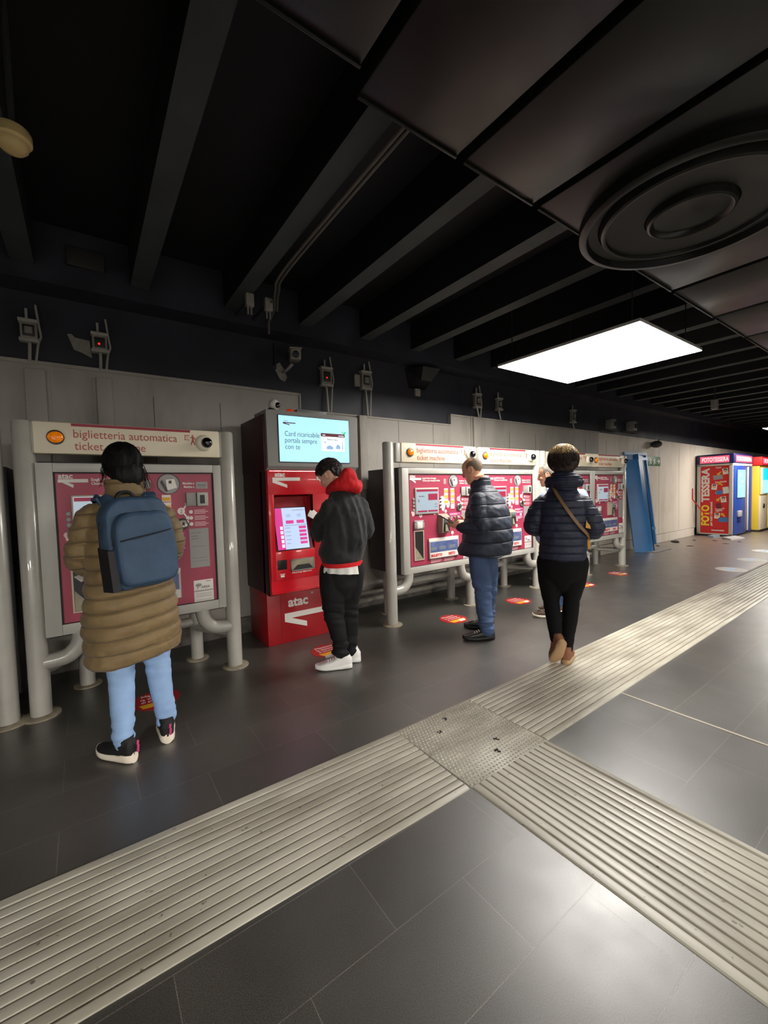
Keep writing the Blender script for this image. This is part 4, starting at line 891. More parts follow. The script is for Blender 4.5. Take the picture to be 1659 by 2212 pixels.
def hand_parts(mb, wr, dr, palm, right, curl=.6, thumb=.5, k=1.0):
    e1 = V(dr).normalized(); e3 = V(palm); e3 = (e3-e1*e3.dot(e1)).normalized(); e2 = e1.cross(e3) if right else e3.cross(e1)
    wr = V(wr); P = lambda a, b, c: wr+(e1*a+e2*b+e3*c)*k
    rings = []
    for a, hw, th in ((-.02,.026,.020),(.0,.027,.019),(.03,.037,.016),(.06,.041,.0145),(.085,.040,.012)):
        rings.append([tuple(P(a, hw*math.copysign(abs(math.cos(q))**.8, math.cos(q)), th*math.sin(q))) for q in [2*PI*i/20 for i in range(20)]])
    mb.loft(rings)
    for i, (b, Lf, r) in enumerate(((.029,.070,.0088),(.010,.078,.0092),(-.010,.073,.0088),(-.028,.058,.0078))):
        p = P(.080,b,0); pts = [P(.060,b*.9,0), p]; an = 0; sp = (b*.9)
        for j, f in enumerate((.45,.31,.24)):
            an += curl*(.55,1.0,.8)[j]*(1+.12*i)
            p = p+(e1*math.cos(an)+e3*math.sin(an)+e2*sp)*(Lf*f*k); pts.append(p)
        mb.tube(pts, [r*k*q for q in (1.05,1.05,.98,.9,.72)], 10); mb.ell(pts[-1], (r*k*.72,)*3, 6)
        for q in (1,2): mb.ell(pts[q], (r*k*1.06,)*3, 6)
    p0 = P(.012,.024,.004); p1 = P(.038,.047,.012); p2 = p1+(e1*.80+e2*(.35-thumb*.4)+e3*(.3+thumb*.4)).normalized()*.034*k; p3 = p2+(e1*.86+e2*(.05-thumb*.3)+e3*(.3+.3*thumb)).normalized()*.028*k
    mb.tube([p0,p1,p2,p3], [k*q for q in (.014,.0118,.0105,.0075)], 10); mb.ell(p3, (.0075*k,)*3, 6); mb.ell(p1, (.0118*k,)*3, 6)
def head_frame(c, yaw, pitch, roll=0): return M.Translation(c) @ M.Rotation(yaw,4,'Z') @ M.Rotation(-pitch,4,'X') @ M.Rotation(roll,4,'Y')
def make_body(p, name, hf, k, neck0, sh, el, wr, hd, hips, kn, an, torso, m):
    b = MB(); head_parts(b, hf, k)
    top = hf @ V((0,-.03,-.06))
    b.tube([neck0, neck0.lerp(top,.5)+V((0,-.004,0)), top], [.062,.054,.056], 20, step=.02)
    rings_loft(b, torso, .02)
    for i in (0,1):
        b.tube([sh[i], sh[i].lerp(el[i],.5), el[i], el[i].lerp(wr[i],.4), wr[i]], [.040,.040,.036,.034,.026], 14, step=.02); b.ell(sh[i]+V((0,0,-.02)),(.040,.040,.040),8); b.ell(el[i],(.038,.038,.038),8)
        if hd[i]: hand_parts(b, wr[i], hd[i][0], hd[i][1], i == 1, *hd[i][2:])
        b.tube([hips[i], hips[i].lerp(kn[i],.5), kn[i], kn[i].lerp(an[i],.4), an[i]], [.055,.058,.048,.046,.034], 14, step=.03); b.ell(hips[i],(.055,.055,.055),8); b.ell(kn[i],(.054,.054,.054),8)
        b.ell(an[i]+V((0,.015,-.035)),(.026,.045,.022),8)
    me = voxel(b, .0052, 3); o = link(me, 'body', m, p.root, 180); return o
def garment(p, name, mb, m, vox=.0075, fn=None, smooth=3):
    me = voxel(mb, vox, smooth)
    if fn: displace(me, fn)
    return link(me, name, m, p.root, 180)
def fabric_noise(a1, f1, a2, f2, seed=0.0):
    return lambda c: a1*NZ.noise(V((c.x*f1[0]+seed,c.y*f1[1],c.z*f1[2])))+a2*NZ.noise(V((c.x*f2[0],c.y*f2[1]+seed,c.z*f2[2])))
def trousers(p, name, hips, kn, an, waist, r, m, amp=.006, low=0, bunch=.010):
    b = MB(); cx = (hips[0]+hips[1])/2
    rings_loft(b, [(cx.z-.20+low,cx.x,cx.y,.02,.03),(cx.z-.15+low,cx.x,cx.y,waist[0]*.42,waist[1]*.55),(cx.z-.07+low*.6,cx.x,cx.y,waist[0]*.92,waist[1]*.93),(cx.z,cx.x,cx.y,waist[0],waist[1]),(cx.z+.12,cx.x,cx.y,waist[0]*.92,waist[1]*.92)], .015)
    for i in (0,1): limb(b, [hips[i]+V((0,0,.0)), hips[i].lerp(kn[i],.5), kn[i], kn[i].lerp(an[i],.35), kn[i].lerp(an[i],.7), an[i]], [r[0],r[1],r[2],r[3],r[4],r[5]])
    zk = (kn[0].z+kn[1].z)/2; za = (an[0].z+an[1].z)/2
    def fn(c):
        g = math.exp(-((c.z-zk)/.10)**2)*.6+math.exp(-((c.z-za-.06)/.09)**2)
        v = amp*NZ.noise(V((c.x*9,c.y*9,c.z*4)))
        return v+bunch*g*(NZ.noise(V((c.x*7+3,c.y*7,c.z*24+c.x*6)))+.4*NZ.noise(V((c.x*14,c.y*14,c.z*50))))
    return garment(p, name, b, m, .007, fn, 9)
def shoe(p, an, yaw, L=.28, W=.098, sole=.03, hi=.10, mu=None, ms=None, pitch=0, extra=None, toe=.5, heelz=0.0):
    """foot-local frame: y forward, heel at y=-.07"""
    X = M.Translation((an.x,an.y,an.z)) @ M.Rotation(yaw,4,'Z') @ M.Rotation(pitch,4,'X') @ M.Translation((0,0,-an.z if not pitch else -.085))
    yb, yf = -.075, L-.075
    def hw(t): return W/2*((.70+.12*sm(t/.3)) if t < .3 else (.82+.18*sm((t-.3)/.35)) if t < .65 else 1.0*math.sqrt(max(.0,1-((t-.65)/.37)**2.4)))*(min(1,(t+.02)/.09)**.5)
    def ring(t, z0, z1, g=1.0, n=20):
        y = yb+(yf-yb)*t; h = max(.004,hw(t)*g); out = []
        for q in range(n):
            a = 2*PI*q/n; ca, sa = math.cos(a), math.sin(a)
            out.append(tuple(X @ V((h*math.copysign(abs(ca)**.7,ca), y, (z0+z1)/2+(z1-z0)/2*math.copysign(abs(sa)**.6,sa)))))
        return out
    T = [0,.02,.06,.12,.2,.3,.4,.5,.6,.7,.8,.88,.94,.98,1.0]
    s = MB(); s.loft([ring(t, .0+.012*max(0,t-.75)/.25+heelz*0, sole+.010*math.sin(min(1,t*1.1)*PI)*0+(.012 if t < .25 else 0)+.012*max(0,t-.75)/.25, 1.06) for t in T])
    so = s.build('shoe', mu, p.root, 60)      # holder of the pair part: the upper is added below
    bpy.data.objects.remove(so)
    u = MB()
    def top(t):
        if t < .30: return hi
        if t < .62: return hi+(.072-hi)*sm((t-.30)/.30)
        return .072+(.045-.072)*sm((t-.62)/.33)
    u.loft([ring(t, sole*.6, max(sole+.012, top(t)-(.02 if t < .03 else 0)-(.012 if t > .97 else 0)), .98 if t < .97 else .9) for t in T])
    u.tube([X @ V((0,-.012,hi*.7)), X @ V((0,-.016,hi+.02))], [.043,.040], 18)
    up = link(voxel(u, .005, 2), 'shoe', mu, p.root, 180)
    sol = s.build('sole', ms, up, 60)
    if extra: extra(X, up)
    return up, X
def hair_blob(hf, k, r=(.083,.107,.094), c=(0,-.012,.028), face=lambda d: d.y > .45 and d.z < .55, amp=.006, f=30, seed=0, drop=None, n=36):
    b = MB(); rings = []
    for i in range(1, n):
        th = PI*i/n; ring = []
        for q in range(2*n):
            a = PI*q/n; d = V((math.sin(th)*math.cos(a), math.sin(th)*math.sin(a), -math.cos(th)))
            g = .55 if face(d) else 1.0
            pnt = V((c[0]+d.x*r[0]*g, c[1]+d.y*r[1]*g, c[2]+d.z*r[2]*g))
            if g == 1: pnt += d*(amp*NZ.noise(V((pnt.x*f+seed, pnt.y*f*.7, pnt.z*f*.5)))+amp*.5*NZ.noise(V((pnt.x*f*3, pnt.y*f*3+seed, pnt.z*f*1.5))))
            if drop: pnt = drop(pnt, d)
            ring.append(tuple(hf @ (pnt*k)))
        rings.append(ring)
    b.loft(rings); return b
def strands(b, hf, k, r, c, crown, count, length, wob=.3, thick=.0022, seed=1, lift=1.03, keep=lambda d: True, steps=7):
    R = random.Random(seed); cr = V(crown).normalized()
    for _ in range(count):
        ax = R.uniform(0,2*PI); t0 = R.uniform(.1,1.6)
        u = cr.orthogonal().normalized(); v = cr.cross(u)
        side = u*math.cos(ax)+v*math.sin(ax); pts = []
        le = length*R.uniform(.6,1.2); w_ = R.uniform(-wob,wob); lf = lift*R.uniform(.985,1.03)
        for j in range(steps):
            t = t0+le*j/(steps-1); a2 = w_*j/(steps-1)
            s2 = (side*math.cos(a2)+cr.cross(side)*math.sin(a2))
            d = cr*math.cos(t)+s2*math.sin(t)
            pts.append(d)
        if not all(keep(d) for d in pts): continue
        P = [hf @ (V((c[0]+d.x*r[0]*lf,c[1]+d.y*r[1]*lf,c[2]+d.z*r[2]*lf))*k) for d in pts]
        b.tube(P, [thick*q for q in ([.7]+[1]*(steps-2)+[.35])], 4)
def leather(name, rgb, **kw): return mat(name, rgb, **kw)

# ---- cloth materials
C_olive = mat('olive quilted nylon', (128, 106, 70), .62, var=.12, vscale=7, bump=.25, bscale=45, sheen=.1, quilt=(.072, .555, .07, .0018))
C_jean1 = mat('light blue denim', (148, 180, 222), .8, var=.10, vscale=9, bump=.25, bscale=220)
C_jean2 = mat('mid blue denim', (62, 82, 118), .8, var=.22, vscale=8, bump=.25, bscale=220)
C_black = mat('black jersey', (26, 27, 29), .85, var=.15, vscale=12, bump=.2, bscale=260, sheen=.1)
C_bjean = mat('black denim', (18, 18, 20), .8, spec=.3, var=.3, vscale=10, bump=.2, bscale=200)
C_red = mat('red hood fabric', (208, 14, 26), .8, var=.08, bump=.2, bscale=150)
C_white = mat('white shirt', (222, 220, 214), .8)
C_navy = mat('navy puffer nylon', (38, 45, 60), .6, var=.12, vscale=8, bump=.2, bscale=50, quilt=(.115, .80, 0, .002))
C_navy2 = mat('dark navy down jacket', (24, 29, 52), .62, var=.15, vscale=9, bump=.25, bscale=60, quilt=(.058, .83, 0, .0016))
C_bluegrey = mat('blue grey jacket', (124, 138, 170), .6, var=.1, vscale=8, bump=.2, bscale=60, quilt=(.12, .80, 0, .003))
C_pants = mat('black trousers', (11, 11, 13), .9, spec=.2, bump=.2, bscale=150)
C_hairb = mat('black hair', (13, 10, 11), .62, spec=.25, var=.3, vscale=30)
C_hairbr = mat('dark brown hair', (44, 36, 36), .6, spec=.3, var=.4, vscale=35)
C_hairgr = mat('short grey brown hair', (118, 98, 78), .7, var=.35, vscale=60, bump=.5, bscale=220)
C_hairgy = mat('grey hair', (128, 118, 106), .6, var=.35, vscale=50, bump=.5, bscale=200)
C_hairbl = mat('fair highlights', (214, 182, 122), .45, var=.25, vscale=30)
C_hairdk = mat('dark roots', (46, 33, 27), .65, spec=.3, var=.4, vscale=30)
C_shoeb = mat('black knit shoe', (20, 18, 20), .7, bump=.3, bscale=160)
C_leath = mat('black leather', (24, 23, 24), .38, var=.2, vscale=14)
C_brown = mat('brown suede', (128, 84, 58), .75, var=.2, vscale=20)
C_brown2 = mat('dull brown canvas', (92, 74, 58), .75, var=.15)
C_shoew = mat('white leather', (232, 230, 226), .45)
C_sole = mat('cream white sole', (238, 226, 208), .5)
C_solebl = mat('black rubber', (16, 16, 16), .6)
C_soletan = mat('tan rubber', (176, 142, 104), .6)
C_pink = mat('pink tab', (210, 70, 130), .5)
C_pack = mat('dusty blue backpack cloth', (52, 76, 102), .62, var=.12, vscale=9, bump=.08, bscale=180)
C_packd = mat('black backpack side', (15, 16, 19), .6)
C_strap = mat('tan leather strap', (122, 92, 58), .5)
C_ochre = mat('ochre bag', (196, 140, 44), .55)
C_phone = mat('black phone', (14, 14, 16), .15)

# ---------------------------------------------------------------- 1: woman in the olive coat
p = Person('person in a knee-length olive quilted coat and pale jeans at the nearest ticket machine', (.18,2.66), 3.9, -12)
J, W = p.J, p.W
hf = head_frame(J((-.008,.03,1.578)), .0, .25); nk = J((-.008,-.015,1.43))
sh = [V((-.150,-.005,1.338)), V((.155,-.005,1.338))]; el = [J((-.205,.03,1.10)), J((.205,.05,1.11))]; wr = [J((-.165,.235,1.00)), J((.13,.30,1.04))]
hips = [V((-.085,0,.86)), V((.085,.0,.86))]; kn = [J((-.068,.02,.46)), J((.112,.06,.46))]; an = [W(.105,2.612,.095), W(.322,2.700,.095)]
torso = [(.80,0,0,.14,.11),(1.0,0,0,.13,.10),(1.22,0,-.01,.13,.10),(1.34,0,-.01,.11,.07),(1.43,0,-.01,.07,.06)]
make_body(p, 'body', hf, .97, nk, sh, el, wr, [(V((-.15,.9,-.28)),V((.8,.1,-.3)),.7),(V((-.5,.8,.1)),V((-.6,-.2,-.4)),.7)], hips, kn, an, torso, M_skin)
b = MB()
pf = lambda z, x, uy: .019*(abs(math.sin(PI*(z-.07*x-.555)/.072))**.42-.75)
rings_loft(b, [(.555,0.005,.0,.224,.190),(.62,.005,0,.232,.198),(.80,.0,.0,.226,.186),(1.0,0,0,.205,.165),(1.15,0,0,.200,.160),(1.28,0,-.005,.200,.150),(1.35,0,-.01,.178,.120),(1.41,0,-.01,.125,.09),(1.44,0,-.008,.088,.080)], .009, 56, pf)
rings_loft(b, [(1.40,0,-.01,.098,.088),(1.45,0,-.005,.098,.09),(1.505,0,-.0,.092,.088)], .012, 40)
for i in (0,1):
    limb(b, [sh[i]+V((0,0,-.01)), sh[i].lerp(el[i],.5)+V(((-.012,.012)[i],-.01,0)), el[i], el[i].lerp(wr[i],.5), wr[i].lerp(el[i],.08)], [.074,.080,.078,.068,.054], .008, .015, .075)
# tilt the hem a little with the swing of the coat
b.v = [(x,y,z+(.09*x*max(0,(.8-z)/.25) if z < .8 else 0)) for x,y,z in b.v]
garment(p, 'quilted_coat', b, C_olive, .0056, fabric_noise(.009,(9,9,13),.004,(24,24,34)), 1)
o = MB()
rings_loft(o, [(1.47,0,-.002,.088,.083),(1.515,0,.002,.080,.076)], .01, 36); 
trousers(p, 'jeans', hips, kn, an, (.16,.13), (.095,.085,.068,.062,.056,.052), C_jean1, .004, bunch=.012)
def sneaker_tabs(X, up):
    b = MB()
    for z, dx in ((.105,.012),(.080,.017),(.065,.010)): b.poly([(-.006,-.011),(.004,-.013),(.007,.009),(-.004,.012)], .004, X=X @ M.Translation((.012+dx*.2,-.083,z)) @ M(((1,0,0),(0,0,-1),(0,1,0))).to_4x4())
    b.build('pink_tab', C_pink, up, 0)
shoe(p, an[0], math.radians(34-12), .265, .098, .044, .118, C_shoeb, C_sole, extra=sneaker_tabs)
shoe(p, an[1], math.radians(-4-12), .265, .098, .044, .118, C_shoeb, C_sole, extra=sneaker_tabs)
hb = hair_blob(hf, 1.0, (.094,.112,.108), (0,-.016,.022), lambda d: d.y > .42 and d.z < .5, .006, 24)
R3 = hf.to_3x3()
hb.ell(hf @ V((.004,-.058,-.055)), (.080,.066,.085), 16, R=R3); hb.ell(hf @ V((.008,-.045,-.10)), (.066,.055,.07), 14, R=R3)
me = voxel(hb, .005, 2); displace(me, lambda c: .0035*NZ.noise(V((c.x*45,c.y*20,c.z*16)))+.002*NZ.noise(V((c.x*120,c.y*60,c.z*30))))
hair = link(me, 'hair', C_hairb, p.root, 180)
sb = MB(); strands(sb, hf, 1.0, (.094,.112,.108), (0,-.016,.022), (0,-.35,.9), 420, .8, .3, .0009, 3, 1.005, lambda d: not (d.y > .35 and d.z < .5))
rr = random.Random(5)
for _ in range(46):
    q = hf @ V((rr.uniform(.02,.085),rr.uniform(-.11,-.02),rr.uniform(-.05,-.01))); sb.tube([q, q+V((rr.uniform(0,.02),rr.uniform(-.01,.01),-.05)), q+V((rr.uniform(.0,.06),rr.uniform(-.02,.02),-.10-rr.random()*.05))], [.0016,.0014,.0006], 4)
for _ in range(16):
    q = hf @ V((-.09,rr.uniform(-.05,.02),rr.uniform(-.05,.02))); sb.tube([q, q+V((rr.uniform(-.02,0),0,-.03)), q+V((rr.uniform(-.03,-.0),.01,-.07))], [.0014,.0012,.0005], 4)
sb.build('loose_strand', C_hairb, hair, 180)
# things she holds
t = thing('ticket_wallet', 'small maroon ticket wallet in the hand of the person in the olive coat', 'wallet', p.root.location, p.root.rotation_euler.z)
q = wr[0]+V((-.02,.10,-.045)); MB().rbox((-.05,-.035,-.006),(.05,.035,.006),.003,X=M.Translation(q) @ M.Rotation(.5,4,'X') @ M.Rotation(.4,4,'Z')).build('cover', M_kmar, t); MB().rbox((-.054,-.03,-.001),(.04,.03,.003),.001,X=M.Translation(q+V((-.006,-.012,.004))) @ M.Rotation(.5,4,'X') @ M.Rotation(.4,4,'Z')).build('ticket', M_paper, t)
# backpack
bk = thing('backpack', 'dusty blue backpack worn over the olive quilted coat', 'backpack', p.root.location, p.root.rotation_euler.z)
bc = J((.050,-.0,1.18)); bx, by = bc.x-.078, -.168
Xb_ = M.Translation((bx,by,1.175)) @ M.Rotation(-.09,4,'X') @ M.Rotation(-.05,4,'Y') @ M.Rotation(.10,4,'Z')
def rr_ring(w_, h0, h1, y, r=.07, n=40, topr=.13):
    out = []
    for q in range(n):
        a = 2*PI*q/n; ca, sa = math.cos(a), math.sin(a); e = .42 if sa > 0 else .30
        out.append((w_*math.copysign(abs(ca)**e,ca), y, (h1 if sa > 0 else -h0)*abs(sa)**(.62 if sa > 0 else .35)))
    return out
b = MB(); b.loft([rr_ring(.135,.20,.205,0.02),rr_ring(.152,.215,.225,-.0),rr_ring(.158,.222,.232,-.05),rr_ring(.158,.222,.230,-.10),rr_ring(.150,.215,.215,-.125),rr_ring(.10,.16,.16,-.13)], X=Xb_)
me = voxel(b, .006, 3); displace(me, fabric_noise(.007,(10,10,10),.003,(25,25,25))); link(me, 'main_bag', C_pack, bk, 180)
b = MB(); b.loft([rr_ring(.130,.195,.145,-.10),rr_ring(.138,.205,.152,-.145),rr_ring(.136,.203,.148,-.178),rr_ring(.122,.19,.132,-.190),rr_ring(.08,.12,.08,-.193)], X=Xb_)
me = voxel(b, .005, 3); displace(me, fabric_noise(.006,(9,9,9),.0025,(28,28,28),3)); fp = link(me, 'front_pocket', C_pack, bk, 180)
def arc(y, sc, lo=-.10): return [Xb_ @ V(q) for q in [(.140*sc*math.cos(a), y, .148*math.sin(a)**.62 if math.sin(a) > 0 else .148*math.sin(a)) for a in [PI*(-.18)+PI*1.0*i/26 if False else PI*i/26 for i in range(27)]]]
za = [Xb_ @ V((.141,-.148,-.13))]+arc(-.150,1.0)
b = MB(); b.tube(za, .0045, 8); b.build('zip', C_packd, bk, 180)
b = MB(); b.tube([Xb_ @ V((.159,-.062,-.14))]+[Xb_ @ V((.16*math.cos(a),-.062,.232*max(0,math.sin(a))**.62)) for a in [PI*i/26 for i in range(27)]]+[Xb_ @ V((-.159,-.062,-.10))], .005, 8); b.build('zip', C_packd, bk, 180)
b = MB(); b.tube([Xb_ @ V((-.125,-.190,.018)), Xb_ @ V((-.05,-.203,.028)), Xb_ @ V((.05,-.203,.040)), Xb_ @ V((.128,-.184,.050))], .0035, 6, step=.02); b.build('pocket_seam', C_packd, fp, 180)
b = MB(); b.loft([[(-.163,-.02,-.215),(-.163,-.135,-.215),(-.163,-.135,-.02),(-.163,-.02,-.0)],[(-.145,-.02,-.217),(-.135,-.15,-.217),(-.135,-.15,-.02),(-.145,-.02,.0)]], X=Xb_); b.build('side_pocket', C_packd, bk, 0)
b = MB(); b.tube([Xb_ @ V((-.045,.015,.222)), Xb_ @ V((-.02,.02,.262)), Xb_ @ V((.03,.02,.262)), Xb_ @ V((.05,.015,.222))], .009, 8, step=.01); b.build('top_handle', C_packd, bk, 180)
for s, xo in ((-1,-.012),(1,.0)):
    st = [Xb_ @ V((s*.075,.005,.175))]+[V(q) for q in (((-.108,-.128,1.378),(-.125,-.07,1.402),(-.135,.01,1.392),(-.138,.09,1.33)) if s < 0 else ((.072,-.125,1.398),(.090,-.07,1.428),(.102,.01,1.418),(.118,.095,1.35)))]+[V((s*.135,.125,1.30)), V((s*.140,.130,1.25)), V((s*.150,.11,1.12)), V((s*.150,.03,1.03)), V((s*.14,-.08,1.0))]
    P_, R_ = resample([V(q) for q in st], [.034]*4+[.032]*3+[.02]*3, .015)
    b = MB(); rings = []
    for i, c in enumerate(P_):
        tq = (P_[min(i+1,len(P_)-1)]-P_[max(i-1,0)]).normalized(); ou = V((c.x*.35, c.y+.0, .0)); ou = V((0,0,1)) if c.z > 1.40 else V((c.x*.6,c.y,0)).normalized()
        sd = tq.cross(ou).normalized(); ou = sd.cross(tq).normalized(); h = .007
        rings.append([tuple(c+sd*R_[i]*a+ou*h*e) for a, e in ((-1,-1),(-1,1),(-.7,1.5),(.7,1.5),(1,1),(1,-1))])
    b.loft(rings); b.build('shoulder_strap', C_pack, bk, 60)

# ---------------------------------------------------------------- 2: young man with the red hood
p = Person('person in a black sweatshirt with a red hood and white sneakers at the red kiosk', (1.68,2.88), 30.3, -8)
J, W = p.J, p.W
hf = head_frame(J((-.108,.04,1.545)), .50, .62); nk = J((-.03,-.01,1.40))
sh = [V((-.165,.0,1.355)), V((.165,.0,1.355))]; sh = [V((-.165,-.005,1.300)), V((.140,-.005,1.300))]
el = [J((-.225,.05,1.085)), J((.165,.07,1.075))]; wr = [J((-.19,.25,1.13)), J((-.02,.31,1.13))]
hips = [J((-.12,-.015,.80)), J((.045,.03,.80))]; kn = [J((-.118,-.02,.45)), J((.0,.08,.46))]; an = [W(1.618,2.890,.09), W(1.742,2.958,.09)]
torso = [(.78,-.03,0,.11,.08),(1.0,-.02,0,.11,.08),(1.22,-.02,0,.12,.09),(1.33,-.015,0,.10,.06),(1.41,-.02,.01,.065,.055)]
make_body(p, 'body', hf, .97, nk, sh, el, wr, [(V((-.1,.75,.65)),V((.9,.1,-.2)),.55),(V((-.5,.6,.5)),V((-.7,.1,-.3)),.6)], hips, kn, an, torso, M_skin)
b = MB(); cH = (hips[0]+hips[1])/2
rings_loft(b, [(.845,cH.x,cH.y,.150,.125),(.875,cH.x,cH.y,.168,.14),(.93,cH.x,cH.y,.182,.150),(1.05,cH.x*.8,0,.187,.150),(1.2,cH.x*.5,-.005,.188,.145),(1.28,-.015,-.01,.180,.128),(1.345,-.015,-.008,.155,.105),(1.40,-.02,.0,.105,.085),(1.425,-.025,.01,.07,.065)], .012, 48)
for i in (0,1): limb(b, [sh[i], sh[i].lerp(el[i],.5)+V(((-.01,.01)[i],-.01,0)), el[i], el[i].lerp(wr[i],.5), wr[i].lerp(el[i],.05)], [.074,.076,.068,.058,.044])
def folds(c):
    w_ = sm((c.z-.87)/.1)*(1-.6*sm((c.z-1.3)/.1))
    return .036*w_*(NZ.noise(V((c.x*15+c.z*2.5,c.y*9,c.z*1.8+4)))-.15)+.004*NZ.noise(V((c.x*30,c.y*30,c.z*24)))
garment(p, 'sweatshirt', b, C_black, .0075, folds, 3)
b = MB(); rings_loft(b, [(.828,cH.x,cH.y,.163,.138),(.86,cH.x,cH.y,.165,.140)], .01, 48); b.build('red_hem', C_red, p.root, 60)
b = MB(); rg = []
for z, k in ((.768,1.12),(.80,1.09),(.84,1.05),(.86,.98)):
    rg.append([(cH.x+.150*k*math.cos(a)*(1+(.035*math.sin(a*13) if z < .82 else .01*math.sin(a*13))), cH.y+.125*k*math.sin(a)*(1+(.035*math.sin(a*13) if z < .82 else 0)), z-(.02*math.cos(a) if z < .83 else 0)) for a in [2*PI*i/120 for i in range(120)]])
b.loft(rg); b.build('white_shirt_hem', C_white, p.root, 70)
b = MB()                                                          # hood lying on the shoulders
hc = V((.0,-.065,1.475))+J((.0,0,0))
b.tube([J((-.13,.06,1.415)), J((-.075,-.03,1.455)), J((.01,-.085,1.475)), J((.085,-.045,1.455)), J((.085,.06,1.42))], [.03,.05,.064,.056,.032], 18, step=.015); b.tube([J((-.10,.09,1.41)), J((-.03,.12,1.40)), J((.05,.09,1.41))], [.03,.03,.03], 14, step=.02)
b.ell(J((.028,-.070,1.520)), (.072,.058,.078), 14); b.ell(J((.060,-.085,1.465)), (.066,.052,.058), 14); b.ell(J((-.035,-.06,1.465)), (.055,.05,.055), 12)
b.tube([J((.0,-.06,1.585)), J((.045,-.085,1.56)), J((.085,-.075,1.49)), J((.088,-.06,1.44))], [.016,.022,.024,.018], 12, step=.01)
garment(p, 'red_hood', b, C_red, .006, fabric_noise(.010,(14,14,14),.005,(34,34,34)), 2)
trousers(p, 'black_jeans', hips, kn, an, (.150,.125), (.100,.100,.080,.070,.062,.054), C_bjean, .010, -.08, .024)
def lace(X, up):
    b = MB()
    for y in (.055,.075,.095,.115): b.tube([X @ V((-.022,y,.070+(.115-y)*.33)), X @ V((0,y+.003,.079+(.115-y)*.36)), X @ V((.022,y,.070+(.115-y)*.33))], .0028, 6)
    b.build('lace', C_shoew, up, 180)
shoe(p, an[0], math.radians(61-8), .295, .108, .036, .105, C_shoew, C_shoew, extra=lace)
shoe(p, an[1], math.radians(50-8), .295, .108, .036, .105, C_shoew, C_shoew, extra=lace)
r_ = (.086,.108,.100); c_ = (0,-.008,.034)
hb = hair_blob(hf, 1.0, r_, c_, lambda d: (d.y > .50 and d.z < .25) or (d.z < -.12 and d.y > -.35), .010, 34, 2)
me = voxel(hb, .005, 1); displace(me, lambda c: .010*NZ.noise(V((c.x*42,c.y*42,c.z*42)))+.005*NZ.noise(V((c.x*95,c.y*95,c.z*95)))); hair = link(me, 'hair', C_hairbr, p.root, 180)
sb = MB(); strands(sb, hf, 1.0, r_, c_, (0,-.2,1), 260, .22, 1.6, .0022, 8, 1.06, lambda d: not ((d.y > .55 and d.z < .2) or d.z < -.25)); sb.build('curl', C_hairbr, hair, 180)
t = thing('paper_ticket', 'white paper ticket held by the person with the red hood', 'ticket', p.root.location, p.root.rotation_euler.z)
q = wr[0]+V((-.03,.075,.085)); Xt = M.Translation(q) @ M.Rotation(.9,4,'X') @ M.Rotation(.5,4,'Z'); MB().rbox((-.045,-.03,-.001),(.045,.05,.001),.0006,X=Xt).build('slip', M_paper, t); MB().rbox((-.05,-.02,.002),(.03,.06,.0035),.0006,X=Xt @ M.Rotation(.35,4,'Z')).build('slip', M_paper, t)

# ---------------------------------------------------------------- 3: balding man with the phone
p = Person('balding person in a navy quilted jacket and blue jeans looking at a phone', (3.05,2.72), 48.3, -14)
J, W = p.J, p.W
hf = head_frame(J((-.045,-.03,1.585)), .16, .40); nk = J((.015,-.01,1.43))
sh = [J((.0,-.150,1.315)), J((.15,.14,1.315))]; el = [J((.035,-.185,1.035)), J((.13,.24,1.06))]; wr = [J((-.185,-.115,1.055)), J((-.12,.16,1.06))]
hips = [J((-.0,-.075,.82)), J((.075,.075,.82))]; kn = [J((.03,-.11,.44)), J((.10,.12,.44))]; an = [W(2.995,2.592,.09), W(3.235,2.800,.09)]
c0 = J((.07,0,0)); torso = [(.80,c0.x*.8,c0.y*.8,.16,.12),(1.05,c0.x,c0.y,.15,.13),(1.25,c0.x,c0.y,.16,.12),(1.36,c0.x*.8,c0.y*.8,.14,.09),(1.43,c0.x*.4,c0.y*.4,.07,.06)]
make_body(p, 'body', hf, 1.0, nk, sh, el, wr, [(J((-.85,.15,.45)),J((.15,.75,.5)),.75,.8),(J((-.8,-.3,.3)),J((.1,-.6,.6)),.7)], hips, kn, an, torso, M_skin2)
b = MB(); c1 = J((.058,0,0)); c2_ = J((.085,0,0))
pf = lambda z, x, uy: .015*(abs(math.sin(PI*(z-.80)/.115))**.3-.82) if z < 1.26 else 0
rings_loft(b, [(.785,c1.x,c1.y,.258,.235),(.83,c1.x,c1.y,.262,.238),(.95,c2_.x,c2_.y,.25,.225),(1.08,c2_.x,c2_.y,.238,.208),(1.2,c2_.x,c2_.y,.226,.185),(1.29,c2_.x*.95,c2_.y*.95,.200,.155),(1.36,c2_.x*.75,c2_.y*.75,.165,.125),(1.43,c2_.x*.45,c2_.y*.45,.110,.097)], .010, 56, pf)
cc = J((.03,-.0,0)); rings_loft(b, [(1.40,cc.x,cc.y,.105,.095),(1.46,cc.x*.85,cc.y*.85,.100,.094),(1.515,cc.x*.75,cc.y*.75,.090,.090)], .01, 40)
for i in (0,1): limb(b, [sh[i]+V((0,0,-.01)), sh[i].lerp(el[i],.5), el[i]+V((0,-.01,0)), el[i].lerp(wr[i],.5), wr[i].lerp(el[i],.10)], [.080,.084,.078,.066,.050], .01, .005, .10)
garment(p, 'quilted_jacket', b, C_navy, .0058, lambda c: .008*NZ.noise(V((c.x*9+c.z*7,c.y*9+c.z*7,c.z*9+6)))+.004*NZ.noise(V((c.x*22+c.z*14,c.y*22+c.z*14,c.z*18))), 1)
trousers(p, 'blue_jeans', hips, kn, an, (.15,.13), (.105,.098,.080,.076,.070,.070), C_jean2, .013, -.04, .030)
